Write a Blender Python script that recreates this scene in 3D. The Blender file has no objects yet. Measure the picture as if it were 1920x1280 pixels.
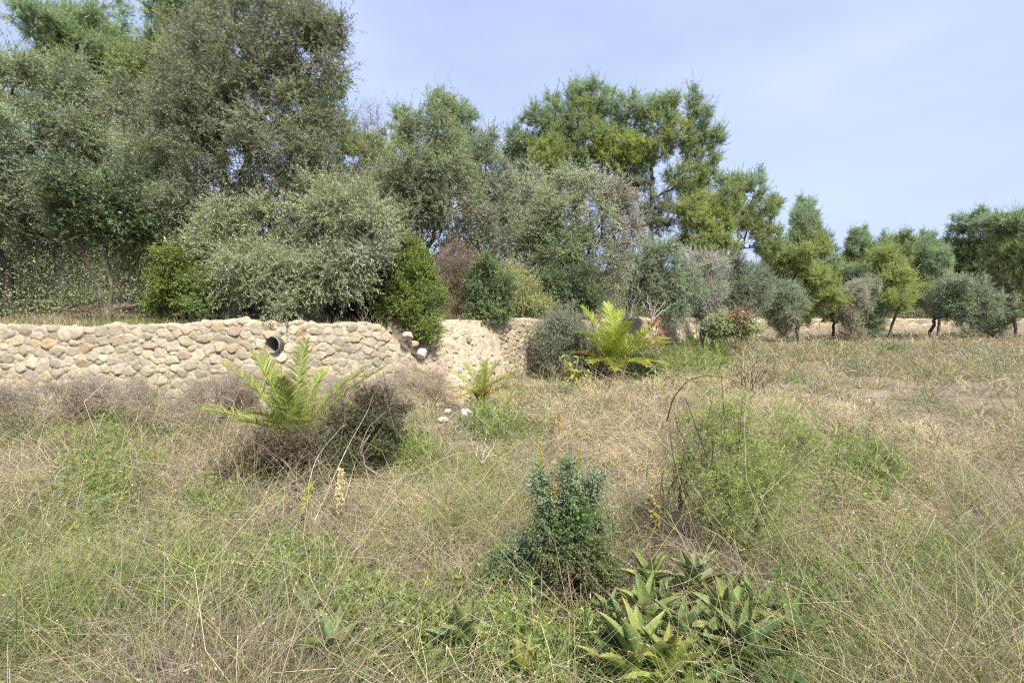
import bpy, math, random
import numpy as np
from mathutils import Vector, Matrix

# ------------------------------------------------------------------ camera, sky, sun, exposure
SC = bpy.context.scene
COL = SC.collection
F = 906.0                      # focal length in photo pixels
CX, CY, HOR = 960.0, 640.0, 597.0
EYE = 2.0
PITCH = math.atan((CY - HOR) / F)
cam_d = bpy.data.cameras.new('camera'); cam = bpy.data.objects.new('camera', cam_d); COL.objects.link(cam)
cam_d.sensor_width = 36; cam_d.lens = F / 1920 * 36; cam_d.clip_start = 0.05; cam_d.clip_end = 2000
cam.location = (0, 0, EYE); cam.rotation_euler = (math.radians(90) - PITCH, 0, 0)
SC.camera = cam

SUN_EL, SUN_AZ = 54.0, 152.0   # azimuth the sun stands at, clockwise from +Y
world = bpy.data.worlds.new('World'); SC.world = world; world.use_nodes = True
wn, wl = world.node_tree.nodes, world.node_tree.links
bg = wn['Background']
sky = wn.new('ShaderNodeTexSky'); sky.sky_type = 'NISHITA'; sky.sun_disc = False
sky.sun_elevation = math.radians(SUN_EL); sky.sun_rotation = math.radians(SUN_AZ)
sky.air_density = 1.0; sky.dust_density = 2.2; sky.ozone_density = 2.0; sky.altitude = 50
tc = wn.new('ShaderNodeTexCoord'); mp = wn.new('ShaderNodeMapping'); mp.inputs['Scale'].default_value = (1, 1, 2.6)
nz = wn.new('ShaderNodeTexNoise'); nz.inputs['Scale'].default_value = 1.6; nz.inputs['Detail'].default_value = 5; nz.inputs['Roughness'].default_value = .55
cr = wn.new('ShaderNodeValToRGB'); cr.color_ramp.elements[0].position = .3; cr.color_ramp.elements[1].position = .75
cr.color_ramp.elements[0].color = (.42,.42,.42,1); cr.color_ramp.elements[1].color = (.74,.74,.74,1)
mx = wn.new('ShaderNodeMix'); mx.data_type = 'RGBA'
mx.inputs['B'].default_value = (6.5, 7.5, 11.0, 1)
wl.new(tc.outputs['Generated'], mp.inputs[0]); wl.new(mp.outputs[0], nz.inputs['Vector'])
wl.new(nz.outputs[0], cr.inputs[0]); wl.new(cr.outputs[0], mx.inputs['Factor'])
wl.new(sky.outputs[0], mx.inputs['A']); wl.new(mx.outputs['Result'], bg.inputs['Color'])
bg.inputs['Strength'].default_value = 0.066

sd = bpy.data.lights.new('sun', 'SUN'); so = bpy.data.objects.new('sun', sd); COL.objects.link(so)
sd.energy = 4.5; sd.angle = math.radians(7.0); sd.color = (1.0, .955, .88)
az, el = math.radians(SUN_AZ), math.radians(SUN_EL)
sdir = Vector((math.sin(az) * math.cos(el), math.cos(az) * math.cos(el), math.sin(el)))
so.rotation_euler = sdir.to_track_quat('Z', 'Y').to_euler()
SC.view_settings.view_transform = 'Standard'; SC.view_settings.look = 'None'
SC.view_settings.exposure = 1.06; SC.view_settings.gamma = 1.0
SC.cycles.max_bounces = 5; SC.cycles.diffuse_bounces = 3; SC.cycles.transmission_bounces = 3
SC.cycles.glossy_bounces = 2; SC.cycles.transparent_max_bounces = 4
SC.cycles.use_denoising = False; SC.cycles.filter_width = 1.2; SC.cycles.use_light_tree = False

# ------------------------------------------------------------------ helpers
def P(px, py, Y):
    """point at depth Y (world +Y metres) seen at photo pixel px,py"""
    a = (px - CX) / F; b = -(py - CY) / F
    c, s = math.cos(PITCH), math.sin(PITCH)
    d = np.array([a, c + b * s, -s + b * c])
    return np.array([0, 0, EYE]) + d * (Y / d[1])
def G(px, py, z=0.0):
    a = (px - CX) / F; b = -(py - CY) / F
    c, s = math.cos(PITCH), math.sin(PITCH)
    d = np.array([a, c + b * s, -s + b * c])
    return np.array([0, 0, EYE]) + d * ((z - EYE) / d[2])
def nrm(v):
    return v / np.maximum(np.linalg.norm(v, axis=-1, keepdims=True), 1e-9)
def smooth(t):
    t = np.clip(t, 0, 1); return t * t * (3 - 2 * t)
def hsh(i, j, seed):
    v = np.sin(i * 127.1 + j * 311.7 + seed * 74.7) * 43758.5453
    return v - np.floor(v)
def vnoise(x, y, seed=0):
    xi, yi = np.floor(x), np.floor(y); fx, fy = x - xi, y - yi
    fx = fx * fx * (3 - 2 * fx); fy = fy * fy * (3 - 2 * fy)
    a = hsh(xi, yi, seed); b = hsh(xi + 1, yi, seed); c = hsh(xi, yi + 1, seed); d = hsh(xi + 1, yi + 1, seed)
    return (a * (1 - fx) + b * fx) * (1 - fy) + (c * (1 - fx) + d * fx) * fy
def fbm(x, y, seed=0, o=4):
    r = 0; a = .5; n = 0
    for k in range(o):
        r = r + a * vnoise(x, y, seed + k * 7); n += a; x = x * 2.03 + 5.1; y = y * 2.03 + 1.7; a *= .5
    return r / n

def mesh(name, V, Fc, col=None, mat=None, parent=None, smooth_sh=False, uv=None):
    """V (n,3); Fc (m,4) quads or (m,3); col (n,3)"""
    V = np.ascontiguousarray(V, dtype=np.float32).reshape(-1, 3); Fc = np.asarray(Fc, dtype=np.int32)
    k = Fc.shape[1]; me = bpy.data.meshes.new(name)
    me.vertices.add(len(V)); me.vertices.foreach_set('co', V.ravel())
    me.loops.add(Fc.size); me.loops.foreach_set('vertex_index', Fc.ravel())
    me.polygons.add(len(Fc)); me.polygons.foreach_set('loop_start', np.arange(0, Fc.size, k, dtype=np.int32))
    if smooth_sh: me.polygons.foreach_set('use_smooth', np.ones(len(Fc), dtype=bool))
    if col is not None:
        at = me.color_attributes.new('col', 'FLOAT_COLOR', 'POINT')
        c4 = np.ones((len(V), 4), dtype=np.float32); c4[:, :3] = np.asarray(col).reshape(-1, 3)
        at.data.foreach_set('color', c4.ravel())
    me.update(calc_edges=True)
    if mat: me.materials.append(mat)
    o = bpy.data.objects.new(name, me); COL.objects.link(o)
    if parent is not None: o.parent = parent
    return o
def thing(name, label, cat, loc=(0, 0, 0), group=None, rz=0):
    o = bpy.data.objects.new(name, None); o.empty_display_size = .2; COL.objects.link(o)
    o.location = [float(v) for v in loc]; o.rotation_euler = (0, 0, rz)
    o['label'] = label; o['category'] = cat
    if group: o['group'] = group
    return o
def tag(o, label, cat, group=None, kind=None):
    o['label'] = label; o['category'] = cat
    if group: o['group'] = group
    if kind: o['kind'] = kind
    return o
def join(parts):
    Vs, Fs, Cs = [], [], []; n = 0
    for V, Fc, C in parts:
        V = V.reshape(-1, 3); Vs.append(V); Fs.append(Fc + n); Cs.append(C.reshape(-1, 3)); n += len(V)
    return np.concatenate(Vs), np.concatenate(Fs), np.concatenate(Cs)

def ribbons(C, side, W, col):
    """C (N,K,3) centrelines, side (N,3) or (N,K,3), W (N,K) widths, col (N,3)"""
    N, K, _ = C.shape
    if side.ndim == 2: side = side[:, None, :]
    a = C - side * W[..., None] * .5; b = C + side * W[..., None] * .5
    V = np.stack([a, b], 2).reshape(-1, 3)
    base = (np.arange(N) * K * 2)[:, None] + (np.arange(K - 1) * 2)[None]
    base = base.reshape(-1)
    Fc = np.stack([base, base + 1, base + 3, base + 2], 1)
    c = np.repeat(col, K * 2, axis=0)
    return V, Fc, c
def tubes(P0, P1, R0, R1, col, n=5):
    d = nrm(P1 - P0); ref = np.where(np.abs(d[:, 2:3]) > .9, np.array([[1., 0, 0]]), np.array([[0, 0, 1.]]))
    u = nrm(np.cross(d, ref)); v = np.cross(d, u); N = len(P0)
    an = np.arange(n) * 2 * math.pi / n
    ring = u[:, None] * np.cos(an)[None, :, None] + v[:, None] * np.sin(an)[None, :, None]
    a = P0[:, None] + ring * R0[:, None, None]; b = P1[:, None] + ring * R1[:, None, None]
    V = np.concatenate([a, b], 1).reshape(-1, 3)
    i = np.arange(n); j = (i + 1) % n
    q = np.stack([i, j, j + n, i + n], 1)
    Fc = (np.arange(N) * 2 * n)[:, None, None] + q[None]
    return V, Fc.reshape(-1, 4), np.repeat(col, 2 * n, axis=0)
def pathtube(pts, rad, col, n=6):
    pts = np.asarray(pts, float); rad = np.asarray(rad, float); K = len(pts)
    t = np.gradient(pts, axis=0); t = nrm(t)
    ref = np.array([0.13, .97, .21]); ref = ref / np.linalg.norm(ref)
    if abs(np.dot(t[0], ref)) > .9: ref = np.array([1., 0, 0])
    u = nrm(np.cross(t, ref)); v = np.cross(t, u)
    an = np.arange(n) * 2 * math.pi / n
    V = pts[:, None] + (u[:, None] * np.cos(an)[None, :, None] + v[:, None] * np.sin(an)[None, :, None]) * rad[:, None, None]
    i = np.arange(n); j = (i + 1) % n
    q = np.stack([i, j, j + n, i + n], 1)
    Fc = (np.arange(K - 1) * n)[:, None, None] + q[None]
    return V.reshape(-1, 3), Fc.reshape(-1, 4), np.tile(np.asarray(col, float), (K * n, 1))

def leaves(p, d, L, W, rng, col, upb=.6, mid=.45):
    """diamond leaves: p base (N,3), d direction, L, W arrays"""
    N = len(p); nr = rng.normal(size=(N, 3)); nr[:, 2] = np.abs(nr[:, 2]) + upb
    side = nrm(np.cross(nrm(nr), d))
    L = np.broadcast_to(L, (N,))[:, None]; W = np.broadcast_to(W, (N,))[:, None]
    V = np.stack([p, p + d * L * mid + side * W * .5, p + d * L, p + d * L * mid - side * W * .5], 1)
    Fc = (np.arange(N) * 4)[:, None] + np.arange(4)[None]
    return V.reshape(-1, 3), Fc, np.repeat(col, 4, axis=0)

# ------------------------------------------------------------------ materials
def leaf_mat(name, trans=.3, rough=.55, back=None, spec=.25, bright=1.0, nscale=None):
    m = bpy.data.materials.new(name); m.use_nodes = True; n, l = m.node_tree.nodes, m.node_tree.links
    n.clear(); out = n.new('ShaderNodeOutputMaterial')
    at = n.new('ShaderNodeAttribute'); at.attribute_name = 'col'; src = at.outputs['Color']
    if back:
        g = n.new('ShaderNodeNewGeometry'); mxx = n.new('ShaderNodeMix'); mxx.data_type = 'RGBA'
        mu = n.new('ShaderNodeMath'); mu.operation = 'MULTIPLY'; mu.inputs[1].default_value = back[3]
        l.new(g.outputs['Backfacing'], mu.inputs[0]); l.new(mu.outputs[0], mxx.inputs['Factor'])
        l.new(src, mxx.inputs['A']); mxx.inputs['B'].default_value = (back[0], back[1], back[2], 1); src = mxx.outputs['Result']
    if nscale:
        tcx = n.new('ShaderNodeTexCoord'); nzz = n.new('ShaderNodeTexNoise'); nzz.inputs['Scale'].default_value = nscale; nzz.inputs['Detail'].default_value = 3
        l.new(tcx.outputs['Object'], nzz.inputs['Vector'])
        rg = n.new('ShaderNodeMapRange'); rg.inputs['To Min'].default_value = .6; rg.inputs['To Max'].default_value = 1.4
        l.new(nzz.outputs[0], rg.inputs[0])
        vm = n.new('ShaderNodeVectorMath'); vm.operation = 'SCALE'; l.new(src, vm.inputs[0]); l.new(rg.outputs[0], vm.inputs['Scale']); src = vm.outputs[0]
    pb = n.new('ShaderNodeBsdfPrincipled'); pb.inputs['Roughness'].default_value = rough
    pb.inputs['Specular IOR Level'].default_value = spec
    l.new(src, pb.inputs['Base Color'])
    if trans > 0:
        tr = n.new('ShaderNodeBsdfTranslucent'); l.new(src, tr.inputs['Color'])
        ms = n.new('ShaderNodeMixShader'); ms.inputs[0].default_value = trans
        l.new(pb.outputs[0], ms.inputs[1]); l.new(tr.outputs[0], ms.inputs[2]); l.new(ms.outputs[0], out.inputs[0])
    else: l.new(pb.outputs[0], out.inputs[0])
    return m
def solid_mat(name, rough=.85, nscale=20, lo=.75, hi=1.25, bump=.3, bscale=60, spots=None):
    m = bpy.data.materials.new(name); m.use_nodes = True; n, l = m.node_tree.nodes, m.node_tree.links
    n.clear(); out = n.new('ShaderNodeOutputMaterial'); pb = n.new('ShaderNodeBsdfPrincipled'); l.new(pb.outputs[0], out.inputs[0])
    pb.inputs['Roughness'].default_value = rough; pb.inputs['Specular IOR Level'].default_value = .25
    at = n.new('ShaderNodeAttribute'); at.attribute_name = 'col'; tcx = n.new('ShaderNodeTexCoord')
    nzz = n.new('ShaderNodeTexNoise'); nzz.inputs['Scale'].default_value = nscale; nzz.inputs['Detail'].default_value = 5; nzz.inputs['Roughness'].default_value = .6
    l.new(tcx.outputs['Object'], nzz.inputs['Vector'])
    rg = n.new('ShaderNodeMapRange'); rg.inputs['From Min'].default_value = .25; rg.inputs['From Max'].default_value = .75
    rg.inputs['To Min'].default_value = lo; rg.inputs['To Max'].default_value = hi; l.new(nzz.outputs[0], rg.inputs[0])
    vm = n.new('ShaderNodeVectorMath'); vm.operation = 'SCALE'; l.new(at.outputs['Color'], vm.inputs[0]); l.new(rg.outputs[0], vm.inputs['Scale'])
    src = vm.outputs[0]
    if spots:
        vo = n.new('ShaderNodeTexVoronoi'); vo.inputs['Scale'].default_value = spots[0]; l.new(tcx.outputs['Object'], vo.inputs['Vector'])
        c2 = n.new('ShaderNodeValToRGB'); c2.color_ramp.elements[0].position = .12; c2.color_ramp.elements[1].position = .34
        c2.color_ramp.elements[0].color = (.7,.7,.7,1); c2.color_ramp.elements[1].color = (0,0,0,1)
        l.new(vo.outputs['Distance'], c2.inputs[0])
        mm = n.new('ShaderNodeMix'); mm.data_type = 'RGBA'; l.new(c2.outputs[0], mm.inputs['Factor']); l.new(src, mm.inputs['A']); mm.inputs['B'].default_value = (*spots[1], 1)
        src = mm.outputs['Result']
    l.new(src, pb.inputs['Base Color'])
    if bump:
        nb = n.new('ShaderNodeTexNoise'); nb.inputs['Scale'].default_value = bscale; nb.inputs['Detail'].default_value = 6
        l.new(tcx.outputs['Object'], nb.inputs['Vector'])
        bp = n.new('ShaderNodeBump'); bp.inputs['Strength'].default_value = bump; bp.inputs['Distance'].default_value = .02
        l.new(nb.outputs[0], bp.inputs['Height']); l.new(bp.outputs[0], pb.inputs['Normal'])
    return m
M_OLIVE = leaf_mat('olive_leaf', .42, .5, (.38, .41, .27, .42), .35)
M_LEAF = leaf_mat('shrub_leaf', .42, .45, None, .35)
M_PINE = leaf_mat('pine_needles', .45, .6, None, .2)
M_GRASS = leaf_mat('dry_grass_blade', .30, .7, None, .15)
M_WEED = leaf_mat('weed_leaf', .35, .6, None, .2)
M_PALM = leaf_mat('palm_leaflet', .38, .4, None, .4)
M_BARK = solid_mat('bark', .9, 14, .6, 1.4, .6, 50)
M_STONE = solid_mat('wall_stone', .85, 16, .72, 1.22, .5, 55)
M_EARTH = solid_mat('pale_earth', .95, 9, .7, 1.2, .6, 45)
M_SOIL = solid_mat('soil', .95, 3, .6, 1.4, .6, 30)
M_ALOE = solid_mat('aloe_leaf', .52, 12, .8, 1.2, .12, 40, (38, (.20, .30, .14)))
M_PIPE = solid_mat('concrete_pipe', .8, 10, .8, 1.2, .3, 40)

# ------------------------------------------------------------------ terrain
WA = [(-34, 8.6), (-20, 8.9), (-14, 8.9), (-9, 9.4), (-5.12, 10.3), (-3.6, 10.95), (-2.2, 12.0)]
WB = [(-1.48, 13.4), (-.4, 14.3), (.88, 16.0), (2.73, 19.0), (6.9, 26.0), (16.3, 40.0), (27.3, 55.0), (46, 63), (80, 68), (260, 74)]
WP = np.array(WA + WB, float)
def sdist(x, y):
    x = np.asarray(x, float); y = np.asarray(y, float)
    best = np.full(x.shape, 1e9); sg = np.ones(x.shape)
    for (ax, ay), (bx, by) in zip(WP[:-1], WP[1:]):
        dx, dy = bx - ax, by - ay; L2 = dx * dx + dy * dy
        t = np.clip(((x - ax) * dx + (y - ay) * dy) / L2, 0, 1)
        ex, ey = x - (ax + t * dx), y - (ay + t * dy); d = np.hypot(ex, ey)
        s = np.sign(dx * (y - ay) - dy * (x - ax)); m = d < best
        best = np.where(m, d, best); sg = np.where(m, s, sg)
    return best * sg
def hgt(x, y):
    x = np.asarray(x, float); y = np.asarray(y, float)
    d = sdist(x, y)
    step = smooth((d - .06) / .3) * 1.80
    hill = .11 * np.clip(d - 1.5, 0, 26) + .085 * np.clip(d - 20, 0, 90) * smooth((d - 15) / 20)
    n = (fbm(x * .5, y * .5, 3, 3) - .5) * .34 + (fbm(x * 1.1, y * 1.1, 19, 2) - .5) * .16 + (fbm(x * 2.2, y * 2.2, 9, 2) - .5) * .08
    near = -.35 * smooth((2.4 - y) / 3.0) * 0
    # earth heaped against the foot of the wall, thicker in the gap
    heap = .22 * smooth((d + 1.6) / 1.6) * (d < .06)
    gap = 0
    return step + hill + n * np.where(d > 0, .6, 1) + heap * (d < .06) + gap + near
def axis_pts(lo, hi, dlo, dhi, step, g=1.13):
    a = list(np.arange(dlo, dhi + step * .5, step)); s = step; v = a[-1]
    while v < hi: s *= g; v += s; a.append(v)
    s = step; v = a[0]; b = []
    while v > lo: s *= g; v -= s; b.append(v)
    return np.array(b[::-1] + a)
xs = axis_pts(-420, 420, -9, 12, .14); ys = axis_pts(-60, 520, 1.0, 21, .14)
X, Y = np.meshgrid(xs, ys); Z = hgt(X, Y)
nx, ny = len(xs), len(ys)
idx = np.arange(nx * ny).reshape(ny, nx)
Fq = np.stack([idx[:-1, :-1], idx[:-1, 1:], idx[1:, 1:], idx[1:, :-1]], -1).reshape(-1, 4)
cn = fbm(X * .7, Y * .7, 21, 4)[..., None]
ctr = np.array([.13, .10, .07]) * (1 - cn) + np.array([.24, .19, .135]) * cn
o = mesh('ground', np.stack([X, Y, Z], -1), Fq, ctr, M_SOIL, smooth_sh=True); o['kind'] = 'structure'
o['label'] = 'brown soil of the overgrown field and terrace'

# ------------------------------------------------------------------ stone walls (displaced rubble face with a real thickness)
def polyat(pts, u):
    pts = np.asarray(pts, float); seg = np.diff(pts, axis=0); L = np.hypot(seg[:, 0], seg[:, 1]); S = np.concatenate([[0], np.cumsum(L)])
    x = np.interp(u, S, pts[:, 0]); y = np.interp(u, S, pts[:, 1])
    e = .25
    tx = np.interp(u + e, S, pts[:, 0]) - np.interp(u - e, S, pts[:, 0]); ty = np.interp(u + e, S, pts[:, 1]) - np.interp(u - e, S, pts[:, 1])
    l = np.hypot(tx, ty) + 1e-9
    return x, y, ty / l, -tx / l          # normal towards the field
def wall_len(pts):
    pts = np.asarray(pts, float); return np.hypot(*np.diff(pts, axis=0).T).sum()
def stone_face(name, pts, topf, res, size, pal, mortar, seed, depth=.085, cap=.45, joint=.09, parent=None, flat=1.0, u0=0, u1=None, hole=None):
    rng = np.random.default_rng(seed); Lw = wall_len(pts); u1 = u1 or Lw
    us = np.arange(u0, u1 + res, res); hmax = 2.1 + cap; vs = np.arange(-.25, hmax + res, res * 1.0)
    # seeds by relaxed dart throwing
    n = int((u1 - u0) * (hmax + .25) / (size * size) * 2.1)
    cand = np.stack([rng.uniform(u0 - .2, u1 + .2, n * 5), rng.uniform(-.4, hmax + .2, n * 5)], 1); w = rng.choice([.5, .72, 1.0, 1.35, 1.8], n * 5, p=[.28, .27, .22, .14, .09])
    order = np.argsort(-w * rng.uniform(.8, 1.2, len(w))); keep = []; cell = {}
    for i in order:
        c = cand[i]; r = size * w[i] * .62; gx, gy = int(c[0] // (size * 1.6)), int(c[1] // (size * 1.6)); ok = True
        for a in (-1, 0, 1):
            for b in (-1, 0, 1):
                for q in cell.get((gx + a, gy + b), ()):
                    if (cand[q][0] - c[0]) ** 2 + ((cand[q][1] - c[1]) / .82) ** 2 < (r + size * w[q] * .62) ** 2 * .82: ok = False; break
                if not ok: break
            if not ok: break
        if ok: keep.append(i); cell.setdefault((gx, gy), []).append(i)
    S = cand[keep]; W = w[keep]; pal = np.asarray(pal); nS = len(S)
    pc = (pal[rng.integers(0, len(pal), nS)] * .68 + np.array([.50, .455, .37]) * .32) * [1.05, 1.0, .90] * rng.uniform(.78, 1.18, (nS, 1)) * rng.uniform(.96, 1.04, (nS, 3))
    bul = rng.uniform(.45, 1.15, nS); tilt = rng.normal(0, .16, (nS, 2)); ang = rng.uniform(-.5, .5, nS); asp = rng.uniform(.7, 1.05, nS)
    U, Vv = np.meshgrid(us, vs, indexing='ij'); hh = np.zeros(U.shape); cc = np.zeros(U.shape + (3,))
    wu = U + (fbm(U * 5, Vv * 5, seed, 3) - .5) * size * .55; wv = Vv + (fbm(U * 5 + 40, Vv * 5, seed + 3, 3) - .5) * size * .55
    step = max(1, int(.5 / res))
    for a in range(0, len(us), step):
        sl = slice(a, a + step); lo, hi = us[a] - size * 3, us[min(a + step, len(us) - 1)] + size * 3
        m = np.where((S[:, 0] > lo) & (S[:, 0] < hi))[0]
        du = wu[sl][..., None] - S[m, 0]; dv = wv[sl][..., None] - S[m, 1]
        ca, sa = np.cos(ang[m]), np.sin(ang[m]); ru = du * ca + dv * sa; rv = -du * sa + dv * ca
        pnorm = (np.abs(ru) ** 2.6 + np.abs(rv / asp[m]) ** 2.6) ** (1 / 2.6)
        D = pnorm / (W[m] * size)
        i1 = np.argmin(D, -1); f1 = np.take_along_axis(D, i1[..., None], -1)[..., 0]
        D2 = D.copy(); np.put_along_axis(D2, i1[..., None], 9, -1); f2 = D2.min(-1)
        g = f2 - f1; k = m[i1]
        body = smooth((g - joint * .3) / (joint * 3.2)) ** .6
        h = body * bul[k] * (1 - .35 * np.clip(f1, 0, 1.2) ** 2 * (2 - flat)) * np.minimum(W[k], 1.2)
        tl = (np.take_along_axis(du, i1[..., None], -1)[..., 0] * tilt[k, 0] + np.take_along_axis(dv, i1[..., None], -1)[..., 0] * tilt[k, 1]) * body
        hh[sl] = h * depth + tl * .7
        jm = smooth((g - joint * .25) / (joint * .7))[..., None]
        cc[sl] = pc[k] * jm + mortar * (1 - jm)
    hh += (fbm(U * 14, Vv * 14, seed + 9, 4) - .5) * .022
    st = fbm(U * 1.1, Vv * 1.6, seed + 13, 3)[..., None]
    cc *= (.86 + .28 * st) * .72
    dirt = smooth((fbm(U * 2.3, Vv * 2.0, seed + 21, 4) - .5) * 5)[..., None] * .35; cc = cc * (1 - dirt) + np.array([.26, .215, .15]) * dirt
    x, y, ax, ay = polyat(pts, us)
    T = topf(us)                                        # height of the top along u
    Tn = T[:, None] + 0 * Vv; over = np.clip(Vv - Tn, 0, None); zz = np.minimum(Vv, Tn)
    batter = .07 * (1.9 - zz); rnd = .06
    # on the face push outwards, over the top push upwards
    isT = smooth((Vv - Tn + rnd) / (2 * rnd))
    px_ = x[:, None] + ax[:, None] * (batter + hh * (1 - isT) - over)
    py_ = y[:, None] + ay[:, None] * (batter + hh * (1 - isT) - over)
    pz_ = zz + hh * isT * 1.1
    over_m = np.clip(over, 0, cap)
    px_ = x[:, None] + ax[:, None] * (batter + hh * (1 - isT) - over_m); py_ = y[:, None] + ay[:, None] * (batter + hh * (1 - isT) - over_m)
    pz_ = pz_ - (over - over_m)                         # the sheet turns down behind the cap
    V = np.stack([px_, py_, pz_], -1); nu, nv = U.shape
    ix = np.arange(nu * nv).reshape(nu, nv)
    Fc = np.stack([ix[:-1, :-1], ix[1:, :-1], ix[1:, 1:], ix[:-1, 1:]], -1).reshape(-1, 4)
    if hole is not None:
        cen = V.reshape(-1, 3)[Fc].mean(1); Fc = Fc[np.hypot(cen[:, 0] - hole[0], cen[:, 2] - hole[2]) > hole[3]]
    return mesh(name, V, Fc, cc, M_STONE, parent, smooth_sh=True)
LA = wall_len(WA)
PAL_A = [(.44, .38, .28), (.40, .36, .29), (.47, .42, .33), (.36, .33, .28), (.47, .36, .22), (.51, .46, .37), (.43, .38, .30), (.38, .33, .25), (.50, .42, .29), (.45, .41, .33)]
PAL_B = [(.50, .41, .27), (.44, .37, .27), (.55, .46, .32), (.40, .35, .28), (.56, .42, .24), (.48, .42, .33), (.36, .31, .25)]
def topA(u):
    t = 1.88 + (fbm(u * .9, u * 0, 5, 3) - .5) * .26 + (fbm(u * 5, u * 0, 6, 2) - .5) * .10
    e = LA - u
    return np.where(e < 1.1, np.interp(e, [0, .15, .4, .7, 1.0, 1.5], [.4, .8, 1.15, 1.45, 1.76, 1.86]) + (fbm(u * 6, u * 0, 8, 2) - .5) * .12, t)
o = stone_face('stone_wall', WA, topA, .018, .098, PAL_A, np.array([.50, .43, .31]), 11, depth=.036, u0=LA - 17.5, joint=.055, hole=(*P(513, 646, 10.25), .165))
tag(o, 'retaining wall of rounded beige and grey boulders at the left, round pipe in it', 'stone wall')
LB1 = 8.2
def topB(u): return 1.93 + (fbm(u * .8, u * 0, 15, 3) - .5) * .14
o = stone_face('stone_wall', WB, topB, .018, .088, PAL_B, np.array([.52, .44, .30]), 23, depth=.042, u0=.95, u1=LB1, joint=.08, flat=1.4)
tag(o, 'golden wall of small angular stones behind the little yellowing palm', 'stone wall')
o = stone_face('stone_wall', WB, topB, .05, .22, PAL_B, np.array([.44, .38, .29]), 29, depth=.07, u0=LB1 + .03, u1=62, joint=.09, flat=1.3)
tag(o, 'far low pale stone wall running away behind the large bright palm', 'stone wall')

o = stone_face('stone_wall', WB, topB, .10, .45, PAL_B, np.array([.44, .38, .29]), 31, depth=.08, u0=62.03, u1=240, joint=.09, flat=1.3)
tag(o, 'farthest stretch of pale terrace wall under the trees at the outer right', 'stone wall')
# pale earth bank in the gap between the two walls
bu, bv = np.meshgrid(np.arange(0, 1.0001, .008), np.arange(0, 1.0001, .008), indexing='ij')
top = np.array([[-3.1, 12.2, 1.93], [-2.3, 12.9, 1.97], [-1.4, 13.5, 1.97], [-.5, 14.35, 1.93]])
bot = np.array([[-2.75, 11.15, -.15], [-2.0, 11.35, -.15], [-1.1, 11.9, -.15], [-.1, 13.6, -.15]])
def pl(a, t): return np.stack([np.interp(t, np.linspace(0, 1, len(a)), a[:, k]) for k in range(3)], -1)
A_, B_ = pl(top, bu), pl(bot, bu)
prof = bv ** 1.0
V = A_ * (1 - prof[..., None]) + B_ * prof[..., None]
rel = (fbm(bu * 9, bv * 9, 31, 5) - .5)
rel2 = np.abs(fbm(bu * 26, bv * 30, 37, 3) - .5)
V[..., 2] += (fbm(bu * 4 + 3, bv * 2.5, 33, 3) - .5) * .7 * np.sin(np.pi * bv) + rel * .42 * np.sin(np.pi * np.clip(bv, .0, 1)) + .10 * np.sin(np.pi * bv) ; V[..., 1] -= rel2 * .16
cb = fbm(bu * 7, bv * 7, 41, 4)[..., None]; colb = np.array([.62, .53, .38]) * cb + np.array([.44, .35, .24]) * (1 - cb)
fs = smooth((rel2 - .16) / .1)[..., None]; colb = colb * (1 - .3 * fs) * .70
V_bank = V; ix = np.arange(bu.size).reshape(bu.shape)
Fc = np.stack([ix[:-1, :-1], ix[:-1, 1:], ix[1:, 1:], ix[1:, :-1]], -1).reshape(-1, 4)
o = mesh('earth_bank', V, Fc, colb, M_EARTH, smooth_sh=True); o['kind'] = 'structure'; o['label'] = 'pale eroded earth bank between the two stone walls'

# ------------------------------------------------------------------ rocks
def rock(loc, size, col, seed, label, mat=M_STONE, group=None, squash=.8):
    rng = np.random.default_rng(seed); n, k = 22, 34
    th = np.linspace(.001, math.pi - .001, n)[:, None]; ph = np.linspace(0, 2 * math.pi, k, endpoint=False)[None]
    d = np.stack([np.sin(th) * np.cos(ph), np.sin(th) * np.sin(ph), np.cos(th) * np.ones_like(ph)], -1)
    r = np.ones(d.shape[:2])
    for q in range(13):                                 # cut facets
        ax = nrm(rng.normal(size=3)); c = rng.uniform(.66, .92); dt = d @ ax
        r = np.minimum(r, np.where(dt > .05, c / np.maximum(dt, .05), 9))
    r += (fbm(d[..., 0] * 4 + 9, d[..., 1] * 4 + d[..., 2] * 5, seed, 3) - .5) * .12
    V = d * r[..., None] * np.array(size); V[..., 2] *= squash
    ix = np.arange(n * k).reshape(n, k); nxt = np.roll(ix, -1, 1)
    Fc = np.stack([ix[:-1], ix[1:], nxt[1:], nxt[:-1]], -1).reshape(-1, 4)
    cv = np.array(col) * (.85 + .3 * fbm(d[..., 0] * 3, d[..., 1] * 3 + d[..., 2] * 3, seed + 4, 3))[..., None]
    o = mesh('rock', V, Fc, cv, mat, smooth_sh=False); o.location = [float(v) for v in loc]; o.rotation_euler = (0, 0, rng.uniform(0, 6))
    tag(o, label, 'rock', group); return o
def gr(px, py, dz):
    p = G(px, py, .12); p[2] = float(hgt(p[0], p[1])) + dz; return p
rock(P(765, 629, 11.5), (.17, .15, .13), (.42, .36, .28), 1, 'brown grey boulder perched on the broken end of the boulder wall')
rock(P(791, 662, 11.85), (.16, .14, .17), (.60, .56, .48), 2, 'pale upright boulder where the boulder wall steps down')
rock(P(778, 645, 11.75), (.13, .12, .11), (.45, .38, .28), 5, 'tan stone tucked between the two boulders at the broken wall end')
rock(P(806, 634, 12.7), (.13, .11, .09), (.6, .54, .42), 6, 'cream stone lying below the bright green mastic bush')
rock(gr(873, 772, .10), (.16, .15, .15), (.66, .60, .52), 3, 'white rounded rock in the grass below the small palm')
rock(gr(838, 762, .06), (.10, .09, .08), (.58, .53, .46), 4, 'small pale stone left of the white rounded rock')
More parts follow.
